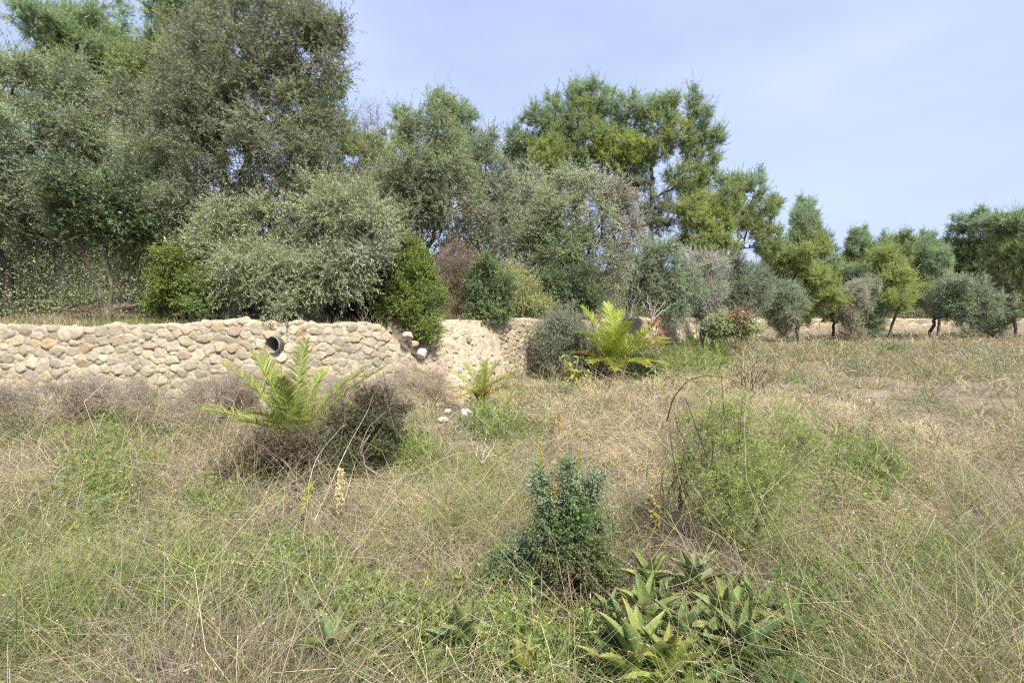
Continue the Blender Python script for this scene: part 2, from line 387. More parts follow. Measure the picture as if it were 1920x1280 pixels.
rock(gr(830, 778, .05), (.12, .10, .08), (.55, .47, .38), 7, 'tan flat stone below the small pale stones, in dry grass')
rock(gr(822, 752, .05), (.08, .07, .06), (.6, .55, .47), 17, 'tiny light stone left of the other stones below the gap in the wall')
rock(P(1383, 592, 30), (.55, .4, .5), (.68, .63, .58), 8, 'large white boulder under the dark shrubs at the far right')
rock(P(1410, 606, 27), (.6, .4, .35), (.66, .62, .57), 9, 'low white boulder at the far right edge, in front of the larger one')

# loose rubble lying on the bank and along its foot: too many small stones to count
rng = np.random.default_rng(66); NR = 380; ub, vb = rng.uniform(.02, .98, NR), np.clip(rng.beta(2.2, 1.3, NR) + .05, 0, 1.0)
iu, iv = (ub * 125).astype(int), (vb * 125).astype(int); cp = V_bank[iu, iv].copy(); ft = rng.uniform(size=NR) < .35
cp[ft, 1] -= rng.exponential(.35, ft.sum()); cp[ft, 0] += rng.normal(0, .5, ft.sum()); ft |= cp[:, 2] < hgt(cp[:, 0], cp[:, 1]); cp[ft, 2] = hgt(cp[ft, 0], cp[ft, 1])
an_ = np.linspace(0, 2 * math.pi, 7)[:-1]; ringv = np.concatenate([[[0, 0, 1]], np.stack([np.cos(an_) * .9, np.sin(an_) * .9, an_ * 0 + .5], -1), np.stack([np.cos(an_ + .3), np.sin(an_ + .3), an_ * 0 - .4], -1)])
rs = rng.gamma(3, .013, NR) + .015; RV = cp[:, None] + (ringv[None] + rng.normal(size=(NR, 13, 3)) * .16) * rs[:, None, None] * rng.uniform(.6, 1.2, (NR, 1, 3))
tri = [(0, 1 + k, 1 + (k + 1) % 6) for k in range(6)] + [t for k in range(6) for t in ((1 + k, 7 + k, 1 + (k + 1) % 6), (1 + (k + 1) % 6, 7 + k, 7 + (k + 1) % 6))]
tri = (np.arange(NR) * 13)[:, None, None] + np.array(tri)[None]
rc = np.repeat(np.array(PAL_B)[rng.integers(0, 7, NR)] * rng.uniform(.6, .95, (NR, 1)), 13, 0)
o = mesh('rubble', RV, tri.reshape(-1, 3), rc, M_STONE); tag(o, 'loose rubble strewn down the pale earth bank', 'rubble', kind='stuff')

# ------------------------------------------------------------------ pipe in the wall
pp = P(513, 646, 10.25)
t = thing('drain_pipe', 'round open concrete pipe sticking out of the boulder wall', 'pipe', pp)
k = 40; an = np.arange(k) * 2 * math.pi / k; circ = np.stack([np.cos(an), 0 * an, np.sin(an)], -1)
prof = [(.176, 1.3), (.176, -.01), (.184, -.01), (.184, -.05), (.166, -.05), (.162, -.03), (.162, 1.3)]
V = np.concatenate([circ * r + np.array([0, y, 0]) for r, y in prof])
ixp = np.arange(len(prof) * k).reshape(len(prof), k); nx_ = np.roll(ixp, -1, 1)
Fc = np.stack([ixp[:-1], ixp[1:], nx_[1:], nx_[:-1]], -1).reshape(-1, 4)
o = mesh('pipe_wall', V, Fc, np.tile([.20, .185, .16], (len(V), 1)), M_PIPE, t, True); o.rotation_euler = (0, 0, math.radians(-14))
rr = np.array([.02, .08, .161]); V = np.concatenate([circ * r + np.array([0, 1.1, 0]) for r in rr]); ixp = np.arange(3 * k).reshape(3, k); nx_ = np.roll(ixp, -1, 1)
Fc = np.stack([ixp[:-1], ixp[1:], nx_[1:], nx_[:-1]], -1).reshape(-1, 4)
o = mesh('dark_disc', V, Fc, np.tile([.10, .08, .06], (len(V), 1)), M_SOIL, t); o.rotation_euler = (0, 0, math.radians(-14))  # dark disc added inside the pipe, shade of its depth put into the colour

# ------------------------------------------------------------------ trees and shrubs
CK = 2.6
def lobe(px, py, rx, ry, Y, dy=0, col=None, dens=1.0):
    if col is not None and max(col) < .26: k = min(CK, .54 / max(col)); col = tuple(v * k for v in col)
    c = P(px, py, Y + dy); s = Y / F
    return dict(c=c, r=np.array([rx * s, (rx + ry) * .5 * s, ry * s]), col=col, dens=dens)
def skeleton(root, lobes, n, rng, bf=.35, trunk_to=None, up=True):
    vol = np.array([np.prod(L['r']) ** (.8) * L['dens'] for L in lobes]); cnt = np.maximum(4, (n * vol / vol.sum()).astype(int))
    pts, lid = [], []
    for i, (L, c) in enumerate(zip(lobes, cnt)):
        d = nrm(rng.normal(size=(c, 3))); r = rng.uniform(.12, 1, c)[:, None] ** .42
        pts.append(L['c'] + d * r * L['r']); lid += [i] * c
    pts = np.concatenate(pts); lid = np.array(lid)
    q = [np.asarray(root, float)]; par = [-1]; plen = [0.0]
    if trunk_to is None:
        cen = pts.mean(0); trunk_to = root + (cen - root) * .45
    tt = np.atleast_2d(trunk_to)
    for tgt in tt:                                        # trunk with bends
        a = q[-1]; steps = max(3, int(np.linalg.norm(tgt - a) / .35))
        for s in range(1, steps + 1):
            p = a + (tgt - a) * s / steps + rng.normal(size=3) * .05 * (s < steps)
            plen.append(plen[-1] + np.linalg.norm(p - q[-1])); q.append(p); par.append(len(q) - 2)
    nt = len(q); q = np.array(q); plen = np.array(plen)
    D = np.linalg.norm(pts[:, None] - q[None], axis=-1) + bf * plen[None]
    D[:, :max(1, nt // 3)] += 3
    bi = D.argmin(1); bd = D.min(1); done = np.zeros(len(pts), bool); Q = list(q); Pp = list(par); Pl = list(plen); nl = [-1] * nt
    for _ in range(len(pts)):
        b = np.where(done, 1e9, bd); i = int(b.argmin()); done[i] = True
        p0 = Q[bi[i]]; Q.append(pts[i]); Pp.append(int(bi[i])); Pl.append(Pl[bi[i]] + np.linalg.norm(pts[i] - p0)); nl.append(lid[i])
        j = len(Q) - 1; d = np.linalg.norm(pts - pts[i], axis=1) + bf * Pl[j]
        m = d < bd; bd = np.where(m, d, bd); bi = np.where(m, j, bi)
    Q = np.array(Q); Pp = np.array(Pp); nl = np.array(nl)
    w = np.ones(len(Q))
    for i in range(len(Q) - 1, 0, -1): w[Pp[i]] += w[i]
    return Q, Pp, w, nl, nt
def wood(Q, Pp, w, r0, rng, col, ex=.46, n=5, rmin=.004, curve=.06):
    i = np.arange(1, len(Q)); a, b = Q[Pp[i]], Q[i]
    ra = np.maximum(rmin, r0 * .72 * w[i] ** ex); rb = ra * .93
    # two bent halves per edge
    L = np.linalg.norm(b - a, axis=1)[:, None]; mid = (a + b) / 2 + rng.normal(size=a.shape) * L * curve
    mid[:, 2] += (L[:, 0] * .05)
    c = np.array(col) * rng.uniform(.8, 1.2, (len(i), 1))
    return join([tubes(a, mid, ra, (ra + rb) / 2, c, n), tubes(mid, b, (ra + rb) / 2, rb, c, n)])
def var_cols(base, n, rng, amp=.18, hue=.06):
    return np.clip(base * rng.uniform(1 - amp, 1 + amp, (n, 1)) * rng.uniform(1 - hue, 1 + hue, (n, 3)), 0, 1)

STY = {
 'olive': dict(m=13, tl=.46, k=18, L=.075, W=.0185, sp=.75, droop=.15, fwd=.9, rnd=.55, mat=M_OLIVE, tw=.003),
 'oliv2': dict(m=12, tl=.55, k=21, L=.078, W=.025, sp=.7, droop=.10, fwd=.9, rnd=.6, mat=M_OLIVE, tw=.005),
 'mastic': dict(m=11, tl=.22, k=16, L=.045, W=.021, sp=1.0, droop=0, fwd=.5, rnd=.8, mat=M_LEAF, tw=.002),
 'pine': dict(m=11, tl=.55, k=24, L=.18, W=.028, sp=.85, droop=-.25, fwd=.7, rnd=.6, mat=M_PINE, tw=.008),
 'fine': dict(m=9, tl=.30, k=16, L=.045, W=.0085, sp=.9, droop=0, fwd=.8, rnd=.7, mat=M_LEAF, tw=.002),
 'needle': dict(m=7, tl=.36, k=14, L=.075, W=.0075, sp=.8, droop=0, fwd=.9, rnd=.6, mat=M_LEAF, tw=.002),
 'twig': dict(m=9, tl=.40, k=5, L=.05, W=.012, sp=.8, droop=0, fwd=.8, rnd=.6, mat=M_LEAF, tw=.003),
}
def foliage(Q, Pp, w, nl, nt, lobes, base, sty, rng, dens=1.0, scale=1.0, wmax=14, patchy=.22):
    s = STY[sty]; ids = np.where((np.arange(len(Q)) >= nt) & (w <= wmax))[0]
    tips = Q[ids]; pd = nrm(Q[ids] - Q[Pp[ids]]); lc = np.array([lobes[k]['c'] for k in nl[ids]])
    lr = np.array([lobes[k]['r'] for k in nl[ids]])
    out = nrm((tips - lc) / lr); dirs = nrm(pd * .6 + out * .8 + np.array([0, 0, .25]))
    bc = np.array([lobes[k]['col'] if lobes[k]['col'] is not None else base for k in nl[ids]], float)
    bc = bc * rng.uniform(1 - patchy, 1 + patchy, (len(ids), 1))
    m = max(1, int(s['m'] * dens)); N = len(ids) * m
    td = nrm(np.repeat(dirs, m, 0) + rng.normal(size=(N, 3)) * s['sp']); tl = s['tl'] * scale * rng.uniform(.5, 1.25, N); sh_ = rng.uniform(size=N) < .07; tl[sh_] *= 1.9; td[sh_] = nrm(td[sh_] + [0, 0, .9])
    b0 = np.repeat(tips, m, 0) + rng.normal(size=(N, 3)) * .05 * scale
    # slide the foot of some twigs back along the branch
    back = rng.uniform(0, 1, (N, 1)); b0 = b0 - np.repeat((Q[ids] - Q[Pp[ids]]), m, 0) * back * .6
    tcn = var_cols(np.repeat(bc, m, 0), N, rng, .14, .05)
    K = s['k']; t = rng.uniform(.08, 1, (N, K, 1))
    pos = b0[:, None] + td[:, None] * tl[:, None, None] * t; pos[..., 2] -= (s['droop'] * tl[:, None] * t[..., 0] ** 2)
    ld = nrm(td[:, None] * s['fwd'] + rng.normal(size=(N, K, 3)) * s['rnd']); ld[..., 2] -= s['droop'] * .4; ld = nrm(ld)
    n2 = N * K; L = s['L'] * scale * rng.uniform(.6, 1.2, n2); W = s['W'] * scale * rng.uniform(.7, 1.2, n2)
    cl = var_cols(np.repeat(tcn, K, 0), n2, rng, .16, .05)
    Lv = leaves(pos.reshape(-1, 3), ld.reshape(-1, 3), L, W, rng, cl)
    e = b0 + td * tl[:, None]; e[:, 2] -= s['droop'] * tl
    tw = (b0, e, np.full(N, s['tw'] * scale), np.full(N, s['tw'] * .4 * scale))
    return Lv, tw
def plant(name, label, cat, root, lobes, n, base, sty, seed, r0=.008, bark=(.12, .10, .08), dens=1.0, scale=1.0, group=None, bf=.35, trunk_to=None,
          crown='crown', stem='trunk', ex=.46, twigs=True, patchy=.22, rag=True, multi=1, leafless=0.0, nside=5, wmax=14):
    rng = np.random.default_rng(seed); root = np.asarray(root, float)
    sat = []
    for L in (lobes if rag else []):                      # ragged outline: small clumps standing off every big one
        for _ in range(3):
            d = nrm(rng.normal(size=3) + [0, 0, .45]); sat.append(dict(c=L['c'] + d * L['r'] * rng.uniform(.85, 1.15), r=L['r'] * rng.uniform(.22, .42), col=L['col'], dens=1.3))
    lobes = [dict(L, r=L['r'] * .9) for L in lobes] + sat
    t = thing(name, label, cat, root, group)
    parts_w, parts_l = [], []
    groups = [lobes] if multi == 1 else [lobes[i::multi] for i in range(multi)]
    for gi, lb in enumerate(groups):
        rt = root + (np.array([rng.normal() * .12, rng.normal() * .12, 0]) if multi > 1 else 0)
        Q, Pp, w, nl, nt = skeleton(rt, lb, n // len(groups), rng, bf, trunk_to)
        Lv, tw = foliage(Q, Pp, w, nl, nt, lb, base, sty, rng, dens, scale, wmax=wmax, patchy=patchy)
        if leafless > 0:
            nf = len(Lv[1]); kp = rng.uniform(size=nf) > leafless; Lv = (Lv[0], Lv[1][kp], Lv[2])
        parts_l.append(Lv); parts_w.append(wood(Q, Pp, w, r0, rng, bark, ex, nside, rmin=.004 * min(1, scale) ** 1.4))
        if twigs: parts_w.append(tubes(tw[0], tw[1], tw[2], tw[3], np.tile(np.array(bark) * 1.3, (len(tw[0]), 1)), 3))
    V, Fc, C = join(parts_w); mesh(stem, V - root, Fc, C, M_BARK, t)
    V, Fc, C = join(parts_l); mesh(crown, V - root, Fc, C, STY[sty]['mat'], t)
    return t
def gz(x, y, off=-.06): return np.array([x, y, float(hgt(x, y)) + off])
def base_at(px, Y, off=-.06):
    x = P(px, 600, Y)[0]; return gz(x, Y, off)
def LB(Y, rows, col=None):
    return [lobe(r[0], r[1], r[2], r[3], Y, r[4] if len(r) > 4 else 0, r[5] if len(r) > 5 else col, r[6] if len(r) > 6 else 1.0) for r in rows]

OG = (.30, .345, .165); OGP = (.41, .45, .25); OGD = (.115, .135, .065); PN = (.30, .37, .14); PNY = (.35, .42, .13); PNB = (.31, .41, .22)  # PNB: pine green with the blue tint of sky and haze put in
# --- the tall dark olive at the left edge and the silvery drooping one in front of it
plant('olive_tree', 'tall dark grey green olive tree filling the left edge up to the sky', 'tree', base_at(455, 12.6), LB(12.6, [
    (560, 85, 75, 75, 0), (605, 110, 42, 50, -.3), (612, 65, 28, 35, 0), (500, 180, 90, 90, .2), (570, 200, 55, 60, 0, OGD), (590, 270, 55, 45, -.2),
    (540, 300, 75, 70, -.4), (430, 110, 95, 110, .5), (360, 220, 90, 90, .3), (440, 300, 90, 80, 0), (520, 20, 90, 60, .3), (400, 380, 80, 60, 0),
    (590, 330, 60, 50, .2), (520, 390, 60, 45, .2)], (.092, .103, .058)), 1000, OG, 'olive', 101, r0=.0078, dens=1.3, scale=1.1, trunk_to=P(470, 400, 12.7))
plant('olive_tree', 'low silvery olive with drooping leafy branches hanging toward the boulder wall top', 'tree', base_at(480, 11.6), LB(11.6, [
    (650, 400, 65, 38, -.1), (600, 375, 60, 40, .2), (705, 430, 38, 28, 0), (700, 460, 38, 30, -.2, (.24, .255, .19)), (640, 490, 48, 38, -.3), (600, 520, 50, 38, -.4),
    (540, 510, 48, 40, -.4), (525, 560, 38, 36, -.6), (640, 440, 60, 35, .3), (560, 460, 40, 28, .3), (470, 520, 60, 60, -.3), (410, 470, 60, 60, 0), (655, 530, 34, 26, -.3), (480, 430, 60, 45, .3)], OGP),
    720, OGP, 'olive', 102, r0=.0065, dens=1.15, scale=1.05, trunk_to=P(490, 470, 11.8))
# --- background pines on the left
plant('pine_tree', 'bluish green pine top showing beyond the tall dark olive', 'tree', base_at(610, 26), LB(26, [
    (632, 185, 18, 30, 0, PNB), (620, 230, 30, 35, 0, PNB), (610, 290, 45, 40, 0, PN), (640, 270, 22, 22, 0, PNY), (590, 350, 60, 50), (640, 400, 60, 60)], PN), 330, PN, 'pine', 103, r0=.009, dens=1, scale=.9, wmax=10)
plant('pine_tree', 'yellow green pine behind the half bare tree, left of the middle', 'tree', base_at(690, 27), LB(27, [
    (665, 270, 28, 22, 0, PNY), (700, 290, 35, 30, 0, PNY), (690, 340, 50, 40), (650, 350, 50, 40), (700, 420, 60, 50)], PN), 330, PN, 'pine', 104, r0=.009, scale=.9, wmax=10)
plant('pine_tree', 'rounded pale green pine top peeking out left of the tallest wild olive', 'tree', base_at(750, 28), LB(28, [
    (745, 232, 17, 22, 0, PNB), (750, 275, 28, 30, 0, PNY), (745, 330, 40, 40), (790, 380, 50, 50), (720, 400, 50, 50)], PN), 300, PN, 'pine', 105, r0=.009, scale=.9, wmax=10)
# --- half bare tree
plant('bare_tree', 'half bare thin tree with leafless top twigs against the sky', 'tree', base_at(705, 21), LB(21, [
    (700, 225, 10, 30), (712, 250, 14, 22), (685, 250, 16, 24), (700, 300, 30, 34), (690, 360, 36, 40), (720, 400, 35, 35)], OG), 200, OG, 'twig', 106, r0=.007, bark=(.16, .14, .12), dens=.7, scale=1.2)
# --- wild olives in the middle
plant('olive_tree', 'tall airy wild olive with dark bare limbs, its top highest left of centre', 'tree', base_at(805, 19), LB(19, [
    (820, 240, 34, 38, 0), (785, 262, 32, 40, .2), (762, 255, 18, 26, .2), (845, 275, 20, 30, 0), (830, 320, 52, 45, -.3), (770, 330, 45, 50, 0), (735, 350, 36, 50, .3), (870, 345, 28, 38, .2),
    (800, 390, 60, 45, -.4), (850, 400, 50, 40, 0, (.15, .145, .10)), (745, 430, 45, 45, .2), (810, 460, 55, 38, .3, (.13, .125, .09)), (880, 450, 35, 40, .4)], (.125, .15, .075)),
    760, OG, 'oliv2', 107, r0=.0085, bark=(.10, .09, .08), dens=.85, scale=1.0, trunk_to=[P(800, 490, 19), P(815, 430, 19)])
plant('olive_tree', 'slim grey olive with spiky bare branch tips left of the big pine', 'tree', base_at(925, 21), LB(21, [
    (895, 285, 22, 32, 0, (.10, .13, .08)), (925, 280, 12, 26, 0), (915, 330, 34, 34, 0), (945, 350, 22, 40, 0), (905, 390, 40, 45, -.3), (940, 430, 38, 45, 0), (915, 470, 45, 38, -.2), (930, 520, 40, 30, 0)], (.135, .155, .095)),
    420, OG, 'oliv2', 108, r0=.008, bark=(.10, .09, .08), dens=.85)
plant('olive_tree', 'pale grey green olive crown between the slim olive and the broad one', 'tree', base_at(985, 22), LB(22, [
    (980, 345, 38, 30, 0), (1000, 380, 38, 38, 0), (965, 395, 35, 40, 0), (990, 430, 36, 36, -.2), (965, 450, 32, 40, 0), (1000, 490, 40, 40, .3)], (.205, .215, .155)),
    330, OGP, 'oliv2', 109, r0=.008, dens=.9)
GT = (.46, .42, .33)
plant('olive_tree', 'broad olive with green left side and grey twiggy right side below the tall pines', 'tree', base_at(1075, 19.5), LB(19.5, [
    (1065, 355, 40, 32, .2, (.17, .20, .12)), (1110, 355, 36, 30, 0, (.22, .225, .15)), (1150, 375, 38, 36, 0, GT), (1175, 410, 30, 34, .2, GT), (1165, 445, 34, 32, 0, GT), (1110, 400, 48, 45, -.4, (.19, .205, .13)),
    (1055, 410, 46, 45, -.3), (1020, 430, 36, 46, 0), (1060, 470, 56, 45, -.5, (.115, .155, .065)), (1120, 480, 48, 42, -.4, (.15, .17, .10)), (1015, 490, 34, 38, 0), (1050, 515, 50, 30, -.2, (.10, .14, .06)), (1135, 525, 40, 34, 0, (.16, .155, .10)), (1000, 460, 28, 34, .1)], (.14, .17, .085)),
    900, OG, 'oliv2', 110, r0=.0075, dens=.95, scale=.92, trunk_to=P(1080, 500, 19.5), multi=2)
plant('shrub', 'dark green shrub under the broad olive, above the far stone wall', 'shrub', base_at(1070, 17.9), LB(17.9, [
    (1045, 545, 34, 30), (1080, 535, 34, 34), (1100, 560, 30, 24), (1060, 565, 36, 20), (1035, 520, 18, 18)], (.058, .08, .036)), 260, OG, 'mastic', 111, r0=.006, scale=1.5, multi=3, crown='foliage', stem='stems')
plant('olive_tree', 'spreading grey green olive with a leaning dark trunk over the far wall', 'tree', base_at(1165, 23), LB(23.5, [
    (1205, 475, 36, 32, 0), (1245, 490, 42, 34, 0), (1190, 510, 38, 34, -.4), (1245, 530, 44, 36, -.4, (.13, .165, .09)), (1275, 560, 36, 36, -.5), (1290, 530, 26, 28, 0), (1180, 545, 30, 22, 0, (.15, .16, .10)), (1265, 590, 28, 22, -.8), (1225, 560, 34, 26, -.2)], (.135, .165, .10)),
    520, OG, 'oliv2', 112, r0=.009, dens=.95, scale=.95, bark=(.07, .06, .05), trunk_to=[P(1178, 560, 23), P(1200, 535, 23.3)])
plant('shrub', 'tall grey brown twiggy shrub right of the spreading olive', 'shrub', base_at(1318, 28), LB(28, [
    (1300, 490, 32, 26), (1335, 500, 26, 28), (1310, 530, 38, 32), (1335, 550, 26, 30), (1300, 570, 30, 22), (1330, 580, 26, 18)], (.185, .18, .14)),
    330, OG, 'oliv2', 113, r0=.007, bark=(.2, .18, .15), dens=.7, multi=3, crown='foliage', stem='stems')
plant('olive_tree', 'dark rounded olive at the far right edge of the terrace', 'tree', base_at(1390, 31), LB(31, [
    (1375, 510, 26, 28, 0), (1402, 520, 28, 30, 0), (1385, 550, 30, 26, -.5), (1410, 565, 28, 28, 0), (1370, 570, 20, 24, 0), (1430, 535, 26, 34, 0)], (.10, .125, .08)),
    360, OG, 'oliv2', 114, r0=.009, dens=1.0)
# --- tall pines
plant('pine_tree', 'tallest broad domed pine rising behind the broad olive, right of centre', 'tree', base_at(1085, 34), LB(34, [
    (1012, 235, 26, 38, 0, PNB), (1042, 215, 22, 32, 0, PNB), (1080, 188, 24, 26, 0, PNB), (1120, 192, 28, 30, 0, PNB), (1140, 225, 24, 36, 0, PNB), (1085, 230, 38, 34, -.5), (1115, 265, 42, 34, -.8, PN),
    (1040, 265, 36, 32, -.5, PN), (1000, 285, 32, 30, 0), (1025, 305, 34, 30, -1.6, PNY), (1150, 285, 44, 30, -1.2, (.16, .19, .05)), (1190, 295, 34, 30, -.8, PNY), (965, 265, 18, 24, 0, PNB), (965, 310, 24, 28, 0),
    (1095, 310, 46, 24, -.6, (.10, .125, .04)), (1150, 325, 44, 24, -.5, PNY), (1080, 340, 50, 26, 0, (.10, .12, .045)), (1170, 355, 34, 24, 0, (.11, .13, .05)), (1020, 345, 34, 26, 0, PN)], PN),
    1150, PN, 'pine', 115, r0=.009, dens=1.0, scale=1.0, bark=(.11, .09, .075), trunk_to=P(1080, 330, 34), wmax=9, patchy=.3)
plant('pine_tree', 'tall open pine with visible grey trunk and dead branches, right of the domed pine', 'tree', base_at(1222, 32.5), LB(32.5, [
    (1178, 205, 14, 22, .5, PNB), (1180, 240, 20, 28, .5, PNB), (1212, 205, 20, 24, 0, PNB), (1240, 195, 20, 20, 0, PNB), (1225, 235, 26, 28, 0), (1262, 215, 22, 26, 0, PN), (1300, 200, 18, 24, 0, PNB), (1310, 230, 20, 28, 0, PNB),
    (1270, 255, 30, 26, -.6, PNY), (1300, 270, 28, 28, 0, PN), (1330, 262, 20, 16, 0, PNB), (1345, 275, 13, 22, 0, PNB), (1240, 275, 22, 20, -.5, PN), (1320, 300, 26, 18, 0, PN), (1290, 325, 36, 16, -.4, PN), (1265, 355, 24, 14, 0, (.12,.14,.06)),
    (1325, 335, 18, 16, 0, PN), (1215, 300, 16, 20, 0), (1205, 340, 18, 26, 0, (.10,.12,.06)), (1230, 385, 28, 24, 0, (.10,.115,.065)), (1275, 400, 34, 22, -.5, (.13, .15, .05)), (1230, 425, 34, 22, 0, (.09,.10,.06)), (1300, 385, 26, 22, 0, PNY)], PN),
    820, PN, 'pine', 116, r0=.010, dens=.85, scale=.95, bark=(.17, .15, .135), trunk_to=[P(1222, 420, 32.5), P(1222, 300, 32.5), P(1250, 240, 32.5)], bf=.25, wmax=8, patchy=.3)
plant('pine_tree', 'yellow green pine reaching down to the shrubs below the open pine', 'tree', base_at(1335, 35), LB(35, [
    (1330, 385, 28, 22, 0, PNY), (1350, 410, 26, 24, 0, PNY), (1310, 420, 30, 20, -.6, PNY), (1345, 445, 30, 22, -.4, PNY), (1290, 460, 30, 16, -.6, PNY), (1370, 380, 24, 26, 0, PN), (1325, 470, 30, 18, -.5, PNY), (1365, 470, 22, 22, 0)], PNY),
    430, PNY, 'pine', 117, r0=.008, dens=1.0, scale=.9, wmax=9)
plant('pine_tree', 'dull green pine at the right, lower than the open pine', 'tree', base_at(1395, 39), LB(39, [
    (1362, 350, 22, 18, 0, PNB), (1390, 352, 24, 20, 0, PN), (1415, 350, 24, 26, 0, PNB), (1380, 390, 34, 30), (1420, 400, 34, 40), (1395, 440, 34, 34, 0, (.11,.13,.05)), (1440, 450, 30, 40)], PN),
    430, PN, 'pine', 118, r0=.009, scale=1.0, wmax=9)
# --- bushes on the wall top
MG = (.21, .28, .06)
plant('mastic_bush', 'large bright green bush spilling over the broken end of the boulder wall', 'bush', base_at(768, 12.7), LB(12.6, [
    (765, 470, 28, 30, .1), (745, 500, 38, 32, 0), (785, 505, 32, 32, 0), (725, 535, 36, 30, 0), (770, 540, 40, 34, -.3), (800, 560, 28, 34, -.2), (740, 575, 40, 26, -.2), (785, 590, 38, 26, -.5),
    (800, 615, 24, 20, -.6), (700, 555, 28, 26, .2, (.08, .11, .035)), (705, 515, 20, 20, .2)], MG), 560, MG, 'mastic', 121, r0=.0055, scale=1.15, multi=3, crown='foliage', stem='stems', patchy=.3)
plant('mastic_bush', 'rounded green bush hanging over the golden angular stone wall', 'bush', base_at(918, 14.75), LB(14.6, [
    (915, 515, 26, 26, 0), (895, 545, 28, 28, 0), (935, 545, 30, 28, 0), (915, 575, 36, 24, -.2), (940, 580, 24, 20, -.2), (895, 575, 20, 20, 0), (915, 597, 24, 12, -.45)], (.075, .10, .042)), 360, MG, 'mastic', 122, r0=.0055, scale=1.2, multi=3, crown='foliage', stem='stems', patchy=.28)
plant('dry_bush', 'brown withered bush between the two green bushes on the wall top', 'bush', base_at(852, 15.2), LB(15.2, [
    (850, 490, 28, 28), (838, 530, 24, 32), (866, 530, 26, 34), (850, 565, 30, 24), (880, 500, 20, 26)], (.27, .20, .13)), 260, MG, 'twig', 123, r0=.004, bark=(.22, .165, .12), scale=.9, dens=1.6, multi=4, crown='foliage', stem='stems')
plant('shrub', 'yellowish green broom shrub on the slope right of the rounded green bush', 'shrub', base_at(985, 17.2), LB(17.2, [
    (965, 560, 24, 26), (990, 570, 28, 22), (1015, 580, 24, 16), (960, 530, 20, 26), (985, 545, 20, 22)], (.20, .215, .085)), 240, MG, 'fine', 124, r0=.004, scale=1.8, multi=4, crown='foliage', stem='stems')
plant('shrub', 'dark low bush in the shade left of the large bright green bush', 'shrub', base_at(665, 12.9), LB(12.9, [
    (640, 572, 26, 20), (670, 575, 26, 22), (695, 585, 24, 20), (660, 550, 24, 18)], (.06, .085, .035)), 200, MG, 'mastic', 125, r0=.005, scale=1.1, multi=3, crown='foliage', stem='stems')
# --- shrubs in front of the far wall
plant('rosemary_shrub', 'dark grey green shrub in front of the angular stone wall, left of large palm', 'shrub', base_at(1045, 14.9), LB(14.9, [
    (1030, 620, 26, 26), (1062, 615, 26, 24), (1045, 645, 30, 26), (1075, 640, 24, 24), (1035, 665, 22, 18), (1080, 665, 26, 20)], (.12, .135, .095)), 320, MG, 'fine', 131, r0=.004, scale=1.5, multi=5, crown='foliage', stem='stems', patchy=.3)
plant('shrub', 'dark green shrub with yellow leaves under the large bright palm', 'shrub', base_at(1150, 15.6), LB(15.6, [
    (1120, 685, 28, 22), (1160, 695, 32, 20), (1200, 685, 26, 20), (1140, 710, 30, 14), (1215, 700, 22, 16), (1100, 660, 20, 20)], (.095, .125, .05)), 300, MG, 'mastic', 132, r0=.004, scale=1.3, multi=5, crown='foliage', stem='stems', patchy=.3)
plant('rockrose_shrub', 'leafy pale green bramble shrub with reddish leaves before the white boulders', 'shrub', base_at(1375, 24), LB(24, [
    (1350, 608, 20, 12), (1375, 612, 24, 14), (1400, 618, 24, 14), (1385, 600, 18, 10, 0, (.13, .095, .055))], (.17, .19, .10)), 200, MG, 'mastic', 133, r0=.004, scale=1.9, multi=4, crown='foliage', stem='stems')
plant('shrub', 'small dark green bush at the foot of the far wall, right of centre', 'shrub', base_at(1338, 27), LB(27, [
    (1338, 612, 12, 14), (1345, 620, 14, 10), (1330, 622, 10, 8)], (.045, .07, .03)), 110, MG, 'mastic', 134, r0=.005, scale=1.7, multi=3, crown='foliage', stem='stems')
plant('cypress_sapling', 'small dark upright conifer growing from the far wall top', 'tree', base_at(1313, 29.5), LB(29.5, [
    (1313, 572, 10, 16), (1312, 590, 9, 12), (1314, 555, 6, 12)], (.09, .115, .05)), 90, MG, 'fine', 135, r0=.005, scale=2.0, crown='crown', stem='trunk')
CK = 1.0
# --- foreground shrubs at the left
plant('shrub', 'dark tangled thicket with brown top in front of the boulder wall, right of front palm', 'shrub', G(675, 915, .08), LB(5.95, [
    (700, 770, 42, 32, .2, (.13, .115, .06)), (660, 800, 42, 36, 0), (715, 810, 40, 38, 0), (640, 845, 36, 36, -.2), (690, 855, 44, 36, -.3), (665, 880, 44, 26, -.4), (735, 775, 30, 22, .3, (.16, .14, .08)), (620, 800, 24, 28, .2, (.14, .13, .06))], (.10, .105, .045)),
    560, MG, 'mastic', 141, r0=.0022, scale=.62, dens=.8, multi=3, crown='foliage', stem='stems', patchy=.35, bark=(.13, .11, .085))
plant('shrub', 'rust brown low thicket below the front palm at the left edge', 'shrub', G(545, 925, .08), LB(5.6, [
    (545, 840, 44, 26), (590, 855, 26, 24), (520, 850, 34, 24), (530, 880, 44, 28), (575, 890, 36, 22), (490, 865, 44, 34), (450, 890, 36, 30)], (.13, .105, .06)),
    460, MG, 'mastic', 142, r0=.0026, scale=.62, multi=6, crown='foliage', stem='stems', patchy=.35, bark=(.16, .12, .09))
